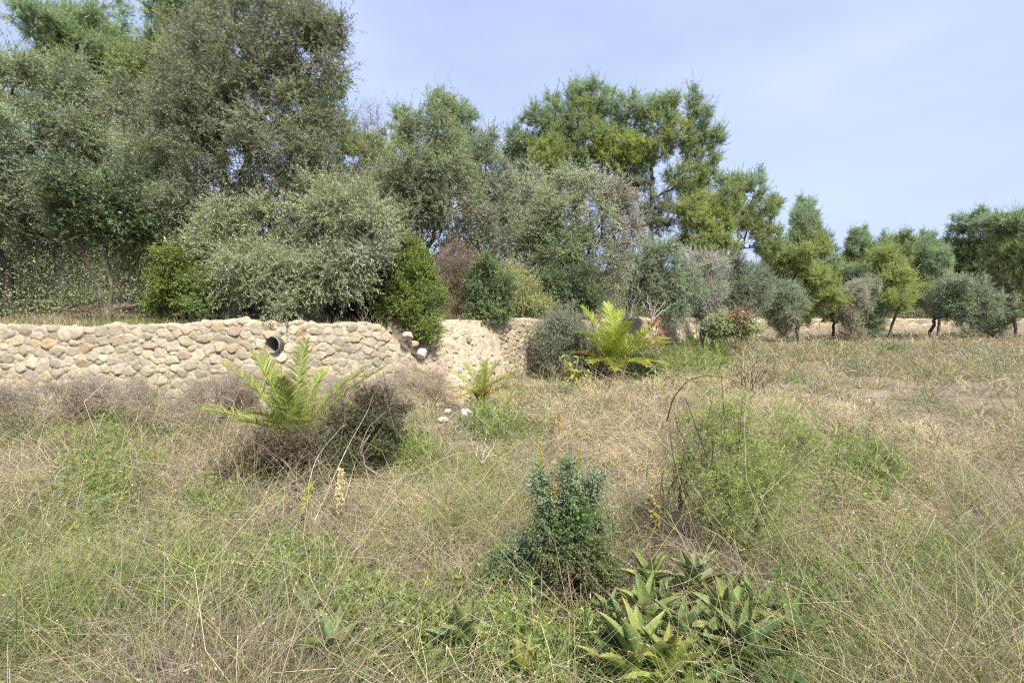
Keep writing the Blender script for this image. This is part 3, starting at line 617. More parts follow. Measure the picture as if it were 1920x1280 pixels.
# --- foreground shrubs, centre and right
plant('shrub', 'upright blue green leafy shrub in the centre foreground with brown lower twigs', 'shrub', G(1075, 1195, .0), LB(3.15, [
    (1010, 900, 11, 26, .05, (.26, .33, .19)), (1026, 930, 14, 26, 0, (.25, .32, .17)), (1066, 888, 9, 24, 0, (.22, .30, .15)), (1072, 928, 12, 26, -.03, (.21, .29, .14)), (1118, 905, 15, 18, 0, (.27, .33, .19)), (1102, 938, 12, 22, .05, (.25, .31, .17)),
    (1035, 972, 24, 26, 0, (.17, .26, .10)), (1085, 978, 22, 24, -.05, (.15, .25, .08)), (1125, 985, 13, 20, .05, (.21, .27, .13)), (1060, 1015, 32, 22, 0, (.13, .22, .07)), (1105, 1030, 24, 20, -.05, (.16, .21, .08)),
    (1040, 1052, 22, 22, -.05, (.17, .18, .08)), (1095, 1070, 30, 22, -.05, (.18, .18, .08)), (1140, 1088, 22, 14, 0, (.24, .23, .12)), (1065, 1100, 24, 24, 0, (.19, .15, .08)), (1155, 1118, 24, 12, 0, (.22, .21, .11)), (1085, 1140, 36, 22, 0, (.17, .15, .08)), (1125, 1060, 26, 24, 0, (.17, .22, .08)), (1010, 1010, 18, 24, 0, (.19, .26, .11)), (1015, 1085, 20, 24, 0, (.17, .23, .09)), (1060, 1170, 26, 18, 0, (.19, .15, .09)), (1030, 1130, 16, 20, 0, (.16, .20, .07))], (.095, .14, .065)),
    760, MG, 'mastic', 151, rag=False, r0=.0009, scale=.40, dens=.8, multi=6, crown='foliage', stem='stems', bark=(.17, .12, .09), patchy=.25, bf=.6)
plant('shrub', 'smaller blue green shrub left of the upright one in the centre foreground', 'shrub', G(975, 1165, .0), LB(3.25, [
    (975, 1035, 24, 18, 0, (.22, .29, .16)), (950, 1060, 26, 24, 0), (985, 1070, 28, 24, 0), (960, 1100, 30, 24, 0, (.15, .24, .09)), (985, 1130, 28, 22, 0, (.14, .22, .08))], (.19, .27, .12)),
    300, MG, 'mastic', 152, r0=.0009, scale=.37, multi=4, crown='foliage', stem='stems', bf=.6)
AS = (.38, .45, .13)
plant('wild_asparagus_bush', 'feathery light green bush with dark bare wands at the right edge', 'bush', G(1402, 1085, .0), LB(3.75, [
    (1345, 840, 40, 34, .1), (1390, 850, 42, 40, .1), (1312, 860, 26, 30, .1), (1345, 900, 40, 36, 0), (1385, 920, 44, 42, 0), (1290, 905, 26, 28, .1, (.30, .34, .10)), (1400, 1050, 34, 34, 0), (1350, 1020, 28, 24, 0), (1440, 1070, 34, 40, 0), (1350, 960, 46, 34, 0), (1405, 980, 40, 44, -.1), (1440, 900, 44, 60, .1),
    (1450, 1000, 44, 50, 0), (1395, 790, 26, 30, .2), (1340, 795, 22, 24, .2), (1370, 760, 14, 20, .2), (1300, 800, 16, 20, .2), (1270, 880, 14, 18, .2), (1480, 820, 40, 60, .2)], AS),
    950, AS, 'needle', 161, r0=.0009, scale=.46, dens=.8, multi=3, crown='foliage', stem='stems', bark=(.12, .11, .07), bf=.5, trunk_to=P(1370, 960, 3.75), patchy=.3)

plant('dry_bush', 'pinkish dry brush heaped against the foot of the broken wall end', 'bush', base_at(800, 11.2), LB(11.2, [
    (770, 712, 34, 22), (810, 715, 30, 22), (790, 745, 44, 22), (830, 735, 22, 20), (740, 745, 34, 24)], (.40, .32, .23)), 260, MG, 'twig', 143, r0=.002, bark=(.36, .29, .22), scale=.6, dens=1.8, multi=2, crown='foliage', stem='stems')
plant('dry_bush', 'grey dry see through brush before the boulder wall, right of the front palm', 'bush', base_at(660, 9.6), LB(9.6, [
    (650, 735, 38, 22), (700, 738, 36, 22), (600, 750, 34, 24), (735, 730, 26, 22)], (.33, .30, .21)), 240, MG, 'twig', 144, r0=.002, bark=(.30, .25, .20), scale=.55, dens=1.8, multi=2, crown='foliage', stem='stems')
# ------------------------------------------------------------------ palms
def frond(L, el, curl, nl, ll, rng, col, yel=0):
    """frond in the local XZ plane pointing +X; el start elevation, curl total bend"""
    K = 14; t = np.linspace(0, 1, K); a = el - curl * t ** 1.3
    dx = np.cos(a); dz = np.sin(a); xs_ = np.concatenate([[0], np.cumsum((dx[1:] + dx[:-1]) / 2)]) * L / (K - 1); zs_ = np.concatenate([[0], np.cumsum((dz[1:] + dz[:-1]) / 2)]) * L / (K - 1)
    pts = np.stack([xs_, rng.normal() * .04 * t ** 2 * L, zs_], -1) if False else np.stack([xs_, rng.normal() * .08 * t ** 2 * L, zs_], -1)
    parts = [pathtube(pts, .011 * (1 - t * .85) * (L / 1.2) + .0015, np.array(col) * 1.25, 5)]
    tl = np.linspace(.12, .99, nl); C, S, W, Cc = [], [], [], []
    tt = np.repeat(tl, 2) + rng.normal(0, .004, nl * 2); sd_ = np.tile([1, -1], nl)
    p = np.stack([np.interp(tt, t, pts[:, k]) for k in range(3)], -1); aa = np.interp(tt, t, a)
    T = np.stack([np.cos(aa), 0 * aa, np.sin(aa)], -1); Nn = np.stack([-np.sin(aa), 0 * aa, np.cos(aa)], -1); B = np.array([[0, 1., 0]]) * sd_[:, None]
    fw = np.interp(tt, [0, .3, 1], [.35, .65, 1.6])[:, None]; v = .45 + rng.normal(0, .18, len(tt))[:, None]
    d = nrm(T * fw + B * 1.0 + Nn * v + rng.normal(size=(len(tt), 3)) * .07)
    le = ll * np.interp(tt, [0, .15, .45, .8, 1], [.3, .75, 1, .75, .35]) * rng.uniform(.85, 1.1, len(tt))
    ks = np.linspace(0, 1, 4); C = p[:, None] + d[:, None] * (le[:, None] * ks)[..., None]; C[..., 2] -= (le[:, None] * ks ** 2) * .16
    side = nrm(np.cross(d, Nn + rng.normal(size=d.shape) * .35)); W = np.array([.5, 1, .7, .08])[None] * (.0145 * ll / .3)
    W = np.repeat(W, len(tt), 0)
    cc = var_cols(np.tile(np.array(col) * [.95, .92, 1.1], (len(tt), 1)), len(tt), rng, .22, .07)
    brn = smooth((tt - .86) / .14)[:, None] * rng.uniform(0, .8, (len(tt), 1)); cc = cc * (1 - brn) + np.array([.40, .30, .12]) * brn
    if yel: cc = cc * (1 - yel) + np.array([.42, .27, .05]) * yel * rng.uniform(.7, 1.2, (len(tt), 1))
    parts.append(ribbons(C, side, W, cc)); return join(parts)
def palm(label, root, L, fronds, col, seed, hs=.25):
    rng = np.random.default_rng(seed); t = thing('palm', label, 'palm', root)
    # short fibrous stump with old leaf bases
    parts = [pathtube([(0, 0, -.1), (0, 0, hs * .5), (0, 0, hs)], [.09, .10, .05], (.14, .10, .06), 9)]
    for k in range(16):
        a = rng.uniform(0, 6.28); z = rng.uniform(.0, hs * .8); d = np.array([math.cos(a), math.sin(a), 0])
        parts.append(pathtube([d * .06 + [0, 0, z], d * .13 + [0, 0, z + .08], d * .17 + [0, 0, z + .17]], [.022, .016, .006], (.22, .16, .08), 5))
    V, Fc, C = join(parts); mesh('stump', V, Fc, C, M_BARK, t)
    for (azd, eld, ls, curl, yel) in fronds:
        V, Fc, C = frond(L * ls, math.radians(eld), curl, int(50 + 20 * ls), .30 * L / 1.3, rng, np.array(col) * rng.uniform(.85, 1.15), yel)
        o = mesh('frond', V, Fc, C, M_PALM, t); o.location = (0, 0, hs * .85); o.rotation_euler = (0, 0, math.radians(azd))
        if yel > .6: o['label'] = 'yellow dying frond'
    return t
PC_ = (.22, .31, .045)
# azimuth: 0 = to the right, 90 = away, 180 = left, 270 = toward the camera
palm('front palm with long bright green fronds before the boulder wall, left edge', P(550, 862, 6.7), 1.36,
     [(100, 84, 1.12, .35, 0), (175, 76, 1.1, .5, 0), (15, 50, 1.22, .4, 0), (40, 56, 1.1, .5, 0), (-22, 38, .95, .8, 0), (190, 40, 1.05, .7, 0), (-50, 22, .5, .6, 0), (150, 70, 1.1, .4, 0), (185, 66, 1.1, .6, 0),
      (235, 50, .7, .8, .1), (280, 80, .85, .7, 0), (130, 60, 1.0, .7, 0), (-60, 5, .45, .4, .8), (250, 62, .7, .9, 0), (305, 55, .7, .9, 0), (75, 65, .95, .6, 0)], (.27, .33, .06), 201)
palm('small yellowing palm at the foot of the golden angular stone wall', G(902, 752, .24), .95,
     [(95, 80, .8, .4, 0), (20, 40, .95, .4, 0), (165, 42, 1.0, .4, 0), (45, 62, .9, .3, 0), (135, 60, .9, .5, 0), (-10, 22, .9, .4, .2), (190, 22, .85, .5, .3), (215, 12, .7, .6, .85), (300, 30, .55, .7, .75),
      (255, 35, .5, .8, .2), (-30, 10, .8, .5, .3), (340, 48, .8, .7, 0), (70, 70, .8, .5, 0)], (.31, .35, .06), 202, .18)
palm('large bright palm with wide fronds in front of the far wall, right of centre', G(1150, 712, .1) * np.array([1, 1, 1]), 2.25,
     [(140, 68, 1.05, .5, 0), (100, 78, 1.0, .5, 0), (55, 70, .95, .5, 0), (25, 50, 1.0, .4, 0), (165, 60, 1.0, .8, 0), (180, 48, .85, .8, .1), (200, 62, .8, .9, 0), (0, 42, .85, .7, 0), (-25, 55, .85, 1.0, 0),
      (285, 75, .85, 1.0, 0), (240, 66, .8, 1.0, 0), (320, 66, .8, 1.0, 0), (195, 35, .65, .6, .85), (300, 30, .6, .9, 0), (260, 25, .55, .9, .1), (335, 25, .7, .8, .2), (225, 30, .6, .8, 0), (80, 84, .8, .6, 0)], (.32, .38, .05), 203, .45)

# ------------------------------------------------------------------ aloes
def aloe_leaf(L, W, el, curl, rng, col):
    K, J = 12, 7; t = np.linspace(0, 1, K); a = el - curl * t ** 1.4
    x = np.concatenate([[0], np.cumsum(np.cos((a[1:] + a[:-1]) / 2))]) * L / (K - 1); z = np.concatenate([[0], np.cumsum(np.sin((a[1:] + a[:-1]) / 2))]) * L / (K - 1)
    w = W * np.interp(t, [0, .12, .35, .7, 1], [.75, .95, 1, .6, .03]); s = np.linspace(-1, 1, J)
    Nn = np.stack([-np.sin(a), 0 * a, np.cos(a)], -1); c = np.stack([x, 0 * x, z], -1)
    th = .011 * np.interp(t, [0, .6, 1], [1.3, .8, .1]); V = []
    for side_, off in ((1, 0), (-1, 1)):
        cup = (np.abs(s) ** 1.6)[None] * w[:, None] * .42
        h = cup + (0 if off == 0 else -th[:, None] * (1 - s[None] ** 2) - .001)
        v = c[:, None] + np.array([0, 1., 0]) * (s[None] * w[:, None] * .5)[..., None] + Nn[:, None] * h[..., None]; V.append(v)
    V = np.concatenate([v.reshape(-1, 3) for v in V]); ix = np.arange(K * J).reshape(K, J)
    q = np.stack([ix[:-1, :-1], ix[1:, :-1], ix[1:, 1:], ix[:-1, 1:]], -1).reshape(-1, 4); Fc = np.concatenate([q[:, ::-1], q + K * J])
    tip = np.array([.30, .20, .08]); tt = np.tile(np.repeat(t, J), 2)[:, None]; k = smooth((tt - .9) / .1)
    edge = np.tile(np.abs(np.tile(s, K)), 2)[:, None] ** 8
    C = np.array(col) * (1 - k) + tip * k; C = C * (1 - edge * .35) + np.array([.32, .30, .10]) * edge * .35
    # teeth
    parts = [(V, Fc, C)]; tb = np.repeat(np.linspace(.08, .92, 20), 2); sg = np.tile([1, -1], 20)
    wt = np.interp(tb, t, w); cb_ = np.stack([np.interp(tb, t, c[:, i]) for i in range(3)], -1); nb_ = np.stack([np.interp(tb, t, Nn[:, i]) for i in range(3)], -1)
    ep = cb_ + np.array([[0, 1., 0]]) * (sg * wt * .5)[:, None] + nb_ * (wt * .42)[:, None]
    d = nrm(np.array([[.3, 1, 0]]) * np.stack([np.ones(40), sg, np.zeros(40)], -1) + nb_ * .3)
    parts.append(leaves(ep, d, .007, .005, rng, np.tile([.30, .20, .09], (40, 1))))
    return join(parts)
ALV = []
def aloe(loc, size, seed, label, n=13, tiltx=0, tilty=0, green=(.085, .15, .075), group='aloe rosettes in the foreground'):
    rng = np.random.default_rng(seed); t = thing('aloe', label, 'aloe', loc, group, rng.uniform(0, 6)); t.rotation_euler = (tiltx, tilty, rng.uniform(0, 6))
    for k in range(n):
        f = k / (n - 1); el = math.radians(6 + 64 * f + rng.normal() * 7); L = size * (1.0 - .35 * f) * rng.uniform(.85, 1.15)
        g = np.array(green) * [1.08, 1.0, .66] * rng.uniform(.85, 1.25) * np.array([rng.uniform(.9, 1.35), 1, rng.uniform(.8, 1.1)])
        V, Fc, C = aloe_leaf(L, size * .235 * rng.uniform(.85, 1.15), el, rng.uniform(.1, 1.0) * (1 - .6 * f), rng, g)
        o = mesh('leaf', V, Fc, C, M_ALOE, t, True); az = k * 2.4 + rng.normal() * .2
        o.rotation_euler = (0, 0, az); o.location = (.012 * math.cos(az), .012 * math.sin(az), .012 * k)
    return t
for (px, py, z, s, sd_, lab, g) in [
    (1215, 1168, .12, .27, 1, 'largest spotted aloe rosette in the middle of the aloe patch', (.12, .19, .085)),
    (1228, 1092, .10, .24, 2, 'aloe rosette at the top left of the patch with a yellow streaked leaf', (.10, .165, .08)),
    (1305, 1098, .10, .26, 3, 'grey green aloe rosette at the top of the patch beside a dry stalk', (.10, .155, .10)),
    (1268, 1188, .09, .24, 4, 'dark blue green aloe between the largest rosette and the dead leaf heap', (.065, .12, .07)),
    (1172, 1195, .08, .22, 5, 'aloe at the left end of the patch under the upright shrub', (.07, .125, .07)),
    (1190, 1245, .10, .30, 6, 'broad leaved spotted aloe at the bottom edge, second from left in patch', (.13, .20, .075)),
    (1245, 1262, .08, .26, 7, 'yellow green aloe at the bottom edge below the largest rosette', (.14, .20, .06)),
    (1365, 1175, .12, .30, 8, 'aloe right of the dead leaf heap with an arching leaf', (.11, .175, .08)),
    (1400, 1225, .12, .30, 9, 'deep green aloe in the lower right corner of the patch', (.065, .13, .075)),
    (1345, 1130, .08, .17, 10, 'small aloe behind the dead leaf heap', (.08, .14, .08)),
    (1140, 1235, .06, .17, 11, 'small aloe at the bottom edge left of the broad leaved one', (.08, .14, .06)),
    (1285, 1245, .08, .20, 12, 'slim aloe at the bottom edge left of the dead leaf heap', (.10, .16, .07)),
    (875, 1190, .10, .23, 13, 'blue green aloe standing alone in weeds left of the centre shrubs', (.09, .15, .09)),
    (620, 1232, .10, .24, 14, 'aloe half buried in green weeds at the lower left', (.07, .14, .075)),
    (990, 1240, .07, .19, 15, 'bright green aloe at the bottom edge below the centre shrubs', (.13, .20, .05)),
    (1250, 1125, .08, .17, 16, 'small upright aloe between the two top rosettes', (.08, .14, .08)),
    (1415, 1165, .1, .24, 18, 'green aloe at the right edge above the deep green corner one', (.09, .16, .07)),
    (1330, 1240, .06, .20, 19, 'aloe just below the dead leaf heap at the bottom edge', (.11, .18, .06)),
    (1150, 1150, .06, .18, 20, 'small dull aloe at the left end of the patch, half in dry stems', (.08, .13, .08)),
    (1380, 1120, .08, .2, 21, 'aloe under the feathery bush at the upper right of the patch', (.075, .13, .07)),
    (1480, 1190, .1, .26, 17, 'aloe outside the patch on its right, under the feathery bush', (.08, .14, .07))]:
    aloe(G(px, py + 34 + (16 if py > 1180 else 0), z + .02), s * 1.17, 300 + sd_, lab, n=17 if s > .2 else 12, tiltx=random.Random(sd_).uniform(-.15, .2), tilty=random.Random(sd_ + 50).uniform(-.15, .15), green=g)
# heap of dead aloe leaves
rng = np.random.default_rng(77); parts = []
c0 = G(1318, 1205, .10)
for k in range(150):
    a = rng.uniform(0, 6.28); r = abs(rng.normal()) * .09; p = c0 + np.array([math.cos(a) * r, math.sin(a) * r * 1.3, .02 - r * .5 + rng.uniform(0, .07)])
    d = nrm(np.array([math.cos(a) + rng.normal() * .4, math.sin(a) + rng.normal() * .4, -.25 + rng.normal() * .2])); L = rng.uniform(.05, .13); K = 5; ts = np.linspace(0, 1, K)
    Cc = p + d * (ts * L)[:, None] + np.array([0, 0, 1]) * (np.sin(ts * 3 + rng.uniform(0, 2)) * .012)[:, None]
    sdv = nrm(np.cross(d, rng.normal(size=3)))[None]; col = np.array([[.36, .27, .19]]) * rng.uniform(.5, 1.35) * rng.uniform(.93, 1.07, (1, 3))
    parts.append(ribbons(Cc[None], sdv, (np.array([.6, 1, .9, .6, .1]) * rng.uniform(.010, .022))[None], col))
V, Fc, C = join(parts); tag(mesh('dead_leaf_heap', V, Fc, C, M_GRASS), 'heap of dry brown dead aloe leaves among the rosettes', 'dead leaves')

# ------------------------------------------------------------------ single stems, saplings, flower spikes
def stem_path(p0, p1, n, rng, wob=.03, sag=0.0):
    t = np.linspace(0, 1, n)[:, None]; L = np.linalg.norm(np.array(p1) - p0)
    p = np.array(p0) * (1 - t) + np.array(p1) * t + rng.normal(size=(n, 3)) * L * wob * np.sin(np.pi * t); p[:, 2] += (np.sin(np.pi * t[:, 0]) * sag * L); return p
def wand(name, label, pts, r, col, cat='branch', group=None):
    pts = np.array(pts, float); k = len(pts); t = np.linspace(0, k - 1, k * 6); sm = np.stack([np.interp(t, np.arange(k), pts[:, i]) for i in range(3)], -1)
    for _ in range(4): sm[1:-1] = (sm[:-2] + sm[1:-1] * 2 + sm[2:]) / 4
    V, Fc, C = pathtube(sm, np.linspace(r, r * .35, len(sm)), col, 6)
    o = mesh(name, V - sm[0], Fc, C, M_BARK); o.location = [float(v) for v in sm[0]]; return o
rng = np.random.default_rng(5)
DK = (.07, .05, .04)
bush = [o for o in COL.objects if o.name.startswith('wild_asparagus')][0]
def sub(o, parent):
    loc = Vector(o.location) - parent.location; o.parent = parent; o.location = loc; return o
for k, pts in enumerate([
    [P(1398, 1060, 3.75), P(1365, 950, 3.75), P(1335, 880, 3.75), P(1305, 800, 3.8), P(1285, 745, 3.85)],
    [P(1250, 790, 3.9), P(1262, 745, 3.85), P(1290, 712, 3.8), P(1325, 703, 3.8), P(1365, 708, 3.8), P(1395, 722, 3.8)],
    [P(1370, 960, 3.75), P(1362, 880, 3.8), P(1358, 780, 3.85), P(1352, 700, 3.9)],
    [P(1335, 880, 3.75), P(1338, 800, 3.8), P(1332, 745, 3.9)],
    [P(1365, 950, 3.75), P(1385, 850, 3.8), P(1392, 745, 3.85)],
    [P(1398, 1060, 3.75), P(1340, 990, 3.7), P(1290, 930, 3.7), P(1262, 860, 3.7), P(1255, 800, 3.75)],
    [P(1335, 880, 3.75), P(1300, 860, 3.7), P(1270, 800, 3.7), P(1262, 760, 3.75)],
    [P(1300, 860, 3.72), P(1325, 800, 3.8), P(1338, 735, 3.85)],
    [P(1340, 990, 3.7), P(1280, 960, 3.65), P(1255, 920, 3.65)]]):
    sub(wand('bare_wand', '', pts, [.0085, .006, .006, .005, .005, .0085, .005, .005, .005][k], DK), bush)
V_, F_, C_ = join([pathtube([P(1404, 1100, 3.75), P(1395, 1050, 3.75), P(1372, 975, 3.75), P(1348, 905, 3.75), P(1325, 860, 3.75)], [.019, .017, .014, .011, .007], (.09, .075, .065), 7),
                   pathtube([P(1400, 1075, 3.75), P(1415, 1000, 3.8), P(1440, 900, 3.85)], [.015, .012, .007], (.09, .075, .065), 7)])
sub(mesh('trunk', V_, F_, C_, M_BARK), bush)
# dry aloe flower stalk
o = wand('dry_stalk', '', [G(1262, 1165, .1), P(1300, 1085, 3.25), P(1342, 1000, 3.3)], .0075, (.33, .26, .19)); tag(o, 'dry brown flower stalk leaning out of the aloe patch', 'stalk')
o = wand('dry_stalk', '', [G(505, 1290, .0), P(585, 1170, 2.95), P(632, 1060, 3.1), P(650, 1012, 3.15)], .0045, (.42, .35, .25)); tag(o, 'long straw coloured stalk leaning across the lower left weeds', 'stalk')
o = wand('dry_stalk', '', [G(675, 1262, .0), P(700, 1180, 2.9), P(740, 1130, 3.0)], .0035, (.42, .35, .25)); tag(o, 'thin straw coloured stalk in green weeds right of the longest one', 'stalk')

for pts, rr_, lab in (([G(560, 985, .1), P(590, 860, 5.1), P(640, 800, 5.1), P(650, 795, 5.1)], .004, 'pale arching grass stalk before the rust brown thicket'), ([G(590, 975, .1), P(650, 840, 5.3), P(690, 770, 5.4), P(700, 740, 5.4)], .0045, 'pale straight grass stalk crossing the dark tangled thicket'), ([G(640, 960, .1), P(668, 860, 5.4), P(690, 800, 5.4), P(720, 775, 5.4)], .004, 'shorter pale stalk beside the straight one, before the dark thicket')):
    o = wand('dry_stalk', '', pts, rr_, (.5, .43, .30)); tag(o, lab, 'stalk')
def bare_shrub(name, label, root, tips, r0, col, seed, n=70, cat='bare shrub'):
    rng = np.random.default_rng(seed); parts = []
    for tp in tips:
        p = stem_path(root, tp, 7, rng, .03); rr = np.linspace(r0, r0 * .3, 7); parts.append(pathtube(p, rr, col, 5))
        for j in range(4):
            i = rng.integers(2, 6); e = p[i] + (np.array(tp) - root) * rng.uniform(.15, .35) + rng.normal(size=3) * np.linalg.norm(np.array(tp) - root) * .13
            parts.append(pathtube(stem_path(p[i], e, 5, rng, .04), np.linspace(rr[i] * .7, rr[i] * .25, 5), np.array(col) * rng.uniform(.85, 1.15), 4))
    V, Fc, C = join(parts); o = mesh(name, V - root, Fc, C, M_BARK); o.location = [float(v) for v in root]; tag(o, label, cat); return o
WH = (.42, .38, .33)
r_ = base_at(1222, 21.5, 0); r_[2] = P(1222, 598, 21.5)[2]
bare_shrub('bare_shrub', 'leafless whitish branching shrub on the far wall behind the bright palm', r_, [P(1212, 548, 21.5), P(1220, 556, 21.3), P(1235, 560, 21.4), P(1258, 572, 21.6), P(1248, 562, 21.5), P(1205, 565, 21.5)], .025, WH, 1)
r_ = base_at(1180, 21, 0); r_[2] = P(1180, 598, 21)[2]
bare_shrub('bare_shrub', 'fan of fine grey leafless twigs above the far wall left of whitish one', r_, [P(1176, 530, 21), P(1185, 525, 21), P(1195, 530, 21), P(1205, 535, 21), P(1168, 545, 21), P(1212, 548, 21)], .012, (.3, .28, .24), 2)
bare_shrub('bare_shrub', 'spiky pale dead tuft on top of the boulder wall', base_at(685, 11.55, 0), [P(680, 562, 11.5), P(693, 570, 11.5), P(705, 585, 11.4), P(668, 578, 11.5), P(720, 592, 11.4), P(690, 578, 11.3), P(660, 590, 11.4), P(675, 570, 11.6)], .008, (.35, .29, .23), 3)
bare_shrub('bare_shrub', 'twiggy grey brown dead branches beside the small pale stones', G(858, 812, .15), [P(800, 800, 8.8), P(895, 800, 8.6), P(850, 775, 9), P(830, 820, 8.4), P(900, 830, 8.4), P(870, 790, 8.6)], .008, (.30, .25, .21), 4)
bare_shrub('bare_shrub', 'bleached white forked dead branch standing in the middle of the grass', G(905, 868, .1), [P(902, 835, 6.9), P(880, 815, 7.0), P(930, 822, 6.8), P(912, 812, 6.9)], .008, (.52, .47, .41), 6)
bare_shrub('bare_shrub', 'bleached grey twigs lying between the weeds and blue green aloe', G(800, 1180, .03), [P(800, 1130, 3.1), P(830, 1135, 3.1), P(815, 1160, 3.0), P(855, 1128, 3.2), P(790, 1150, 3.1), P(840, 1160, 3.0)], .004, (.38, .33, .28), 7)
bare_shrub('bare_shrub', 'dark bare brush pile at the right edge behind the feathery bush', G(1405, 735, .1), [P(1370, 690, 11.5), P(1385, 670, 11.6), P(1400, 680, 11.5), P(1420, 665, 11.5), P(1440, 690, 11.6), P(1360, 705, 11.2), P(1450, 710, 11.4), P(1390, 700, 11.2), P(1425, 700, 11.2)], .014, (.13, .115, .10), 8)
# dead sapling with red brown leaves
rt = G(1222, 700, .15); t = thing('dead_sapling', 'dead whitish sapling with hanging red brown leaves right of the bright palm', 'dead tree', rt); rng = np.random.default_rng(8)
tips = [P(1232, 610, 14.9), P(1240, 640, 14.9), P(1215, 625, 14.9), P(1245, 655, 14.9), P(1226, 640, 15)]; parts = []; lp = []
for tp in tips:
    p = stem_path(rt, tp, 8, rng, .03); parts.append(pathtube(p, np.linspace(.022, .006, 8), (.45, .40, .34), 5))
V, Fc, C = join(parts); mesh('stem', V - rt, Fc, C, M_BARK, t)
for (px, py, n) in ((1230, 600, 26), (1238, 625, 26), (1241, 640, 16), (1213, 640, 14), (1212, 665, 12), (1228, 615, 16)):
    p = P(px, py, 14.9) + rng.normal(size=(n, 3)) * .09; d = nrm(rng.normal(size=(n, 3)) * .5 + [0, 0, -1]); c = np.array([.30, .12, .08]) if px > 1220 else np.array([.42, .22, .06])
    lp.append(leaves(p, d, rng.uniform(.12, .22, n), rng.uniform(.04, .07, n), rng, var_cols(np.tile(c, (n, 1)), n, rng, .3, .1)))
V, Fc, C = join(lp); mesh('dead_leaves', V - rt, Fc, C, M_LEAF, t)
# loquat-like saplings
def big_leaf_sapling(label, rt, tips, ls, col, seed):
    rng = np.random.default_rng(seed); t = thing('sapling', label, 'sapling', rt); parts, lp = [], []
    for tp in tips:
        p = stem_path(rt, tp, 8, rng, .04); parts.append(pathtube(p, np.linspace(.012, .004, 8), (.17, .13, .08), 5))
        n = 16; f = rng.uniform(.45, 1, n); q = np.stack([np.interp(f * 7, np.arange(8), p[:, i]) for i in range(3)], -1); d = nrm(rng.normal(size=(n, 3)) * [1, 1, .5] + [0, 0, .2])
        cc = var_cols(np.tile(col, (n, 1)), n, rng, .3, .1); L = ls * rng.uniform(.6, 1.15, n)
        ks = np.linspace(0, 1, 6); Cn = q[:, None] + d[:, None] * (L[:, None] * ks)[..., None]; Cn[..., 2] -= L[:, None] * ks ** 2 * .4
        lp.append(ribbons(Cn, nrm(np.cross(d, rng.normal(size=(n, 3)) * .4 + [0, 0, 1])), np.array([.05, .8, 1, .9, .55, .05])[None] * (L * .30)[:, None], cc))
    V, Fc, C = join(parts); mesh('stem', V - rt, Fc, C, M_BARK, t); V, Fc, C = join(lp); mesh('foliage', V - rt, Fc, C, M_LEAF, t); return t
big_leaf_sapling('sapling with large yellow green leaves left of the large bright palm', G(1078, 728, .15), [P(1060, 662, 12.2), P(1085, 668, 12.2), P(1100, 688, 12.1), P(1070, 685, 12), P(1075, 700, 12), P(1055, 680, 12.1)], .26, (.33, .34, .09), 9)
big_leaf_sapling('yellow leaved sucker with a red stem left of the feathery bush', G(1235, 1045, .05), [P(1240, 905, 3.9), P(1225, 930, 3.9), P(1255, 915, 3.9), P(1245, 880, 3.95), P(1215, 870, 4)], .055, (.45, .42, .04), 10)
big_leaf_sapling('low yellow green sucker in front of the feathery bush wands', G(1275, 960, .3), [P(1265, 860, 3.85), P(1290, 840, 3.9), P(1280, 870, 3.85)], .05, (.36, .38, .06), 12)
# flower spikes
def spike(label, base, tip, fl, col, seed, gcol=(.22, .26, .08), fs=.012, n=60, start=.5, wide=.022):
    rng = np.random.default_rng(seed); t = thing('flower_spike', label, 'wildflower', base, 'upright flowering stems in the grass'); L = np.linalg.norm(np.array(tip) - base)
    p = stem_path(base, tip, 10, rng, .02); V, Fc, C = pathtube(p, np.linspace(.0035, .0015, 10) * max(1, L), (.28, .20, .10), 5); mesh('stem', V - base, Fc, C, M_BARK, t)
    f = rng.uniform(start, 1.0, n); q = np.stack([np.interp(f * 9, np.arange(10), p[:, i]) for i in range(3)], -1) + rng.normal(size=(n, 3)) * wide * L * (1.25 - f[:, None])
    parts = []
    for s in range(7):
        parts.append(leaves(q, nrm(rng.normal(size=(n, 3)) + [0, 0, .5]), fs, fs * .8, rng, var_cols(np.tile(col, (n, 1)), n, rng, .2, .06)))
    V, Fc, C = join(parts); mesh('flowers', V - base, Fc, C, M_LEAF, t)
    m = 110; f = rng.uniform(.1, .9, m); q = np.stack([np.interp(f * 9, np.arange(10), p[:, i]) for i in range(3)], -1); lc = var_cols(np.tile(gcol, (m, 1)), m, rng, .25, .1)
    lc[f < .45] = lc[f < .45] * .5 + np.array([.36, .22, .12]) * .5
    V, Fc, C = leaves(q, nrm(rng.normal(size=(m, 3)) + [0, 0, .6]), .05 * L, .009 * L, rng, lc); mesh('leaves', V - base, Fc, C, M_WEED, t)
spike('tall spike of cream fluffy seed heads in front of the dark thicket', G(628, 1010, .12), P(640, 880, 4.5), 1, (.70, .60, .36), 401, fs=.024, n=150, start=.5, wide=.04)
spike('yellow green budding spike left of the cream fluffy one', G(545, 1000, .12), P(586, 905, 4.6), 1, (.45, .46, .09), 402, fs=.02, n=120, start=.45, wide=.035)
spike('orange yellow flower spike standing inside the upright blue green shrub', G(1035, 1100, .2), P(1038, 893, 3.05), 1, (.52, .38, .12), 403, fs=.009, n=70, start=.55)
spike('yellow flower spike above the upright blue green shrub, on its left', G(1005, 930, .3), P(1013, 826, 5.2), 1, (.52, .42, .06), 404, fs=.016, n=60, start=.4)
spike('yellow flower spike above the upright blue green shrub, on its right', G(1080, 930, .3), P(1086, 838, 5.2), 1, (.50, .44, .06), 405, fs=.016, n=60, start=.4)
spike('orange tipped spike in straw grass below the yellow green sapling', G(1045, 825, .3), P(1047, 770, 7.5), 1, (.52, .36, .06), 406, fs=.022, n=60, start=.3)
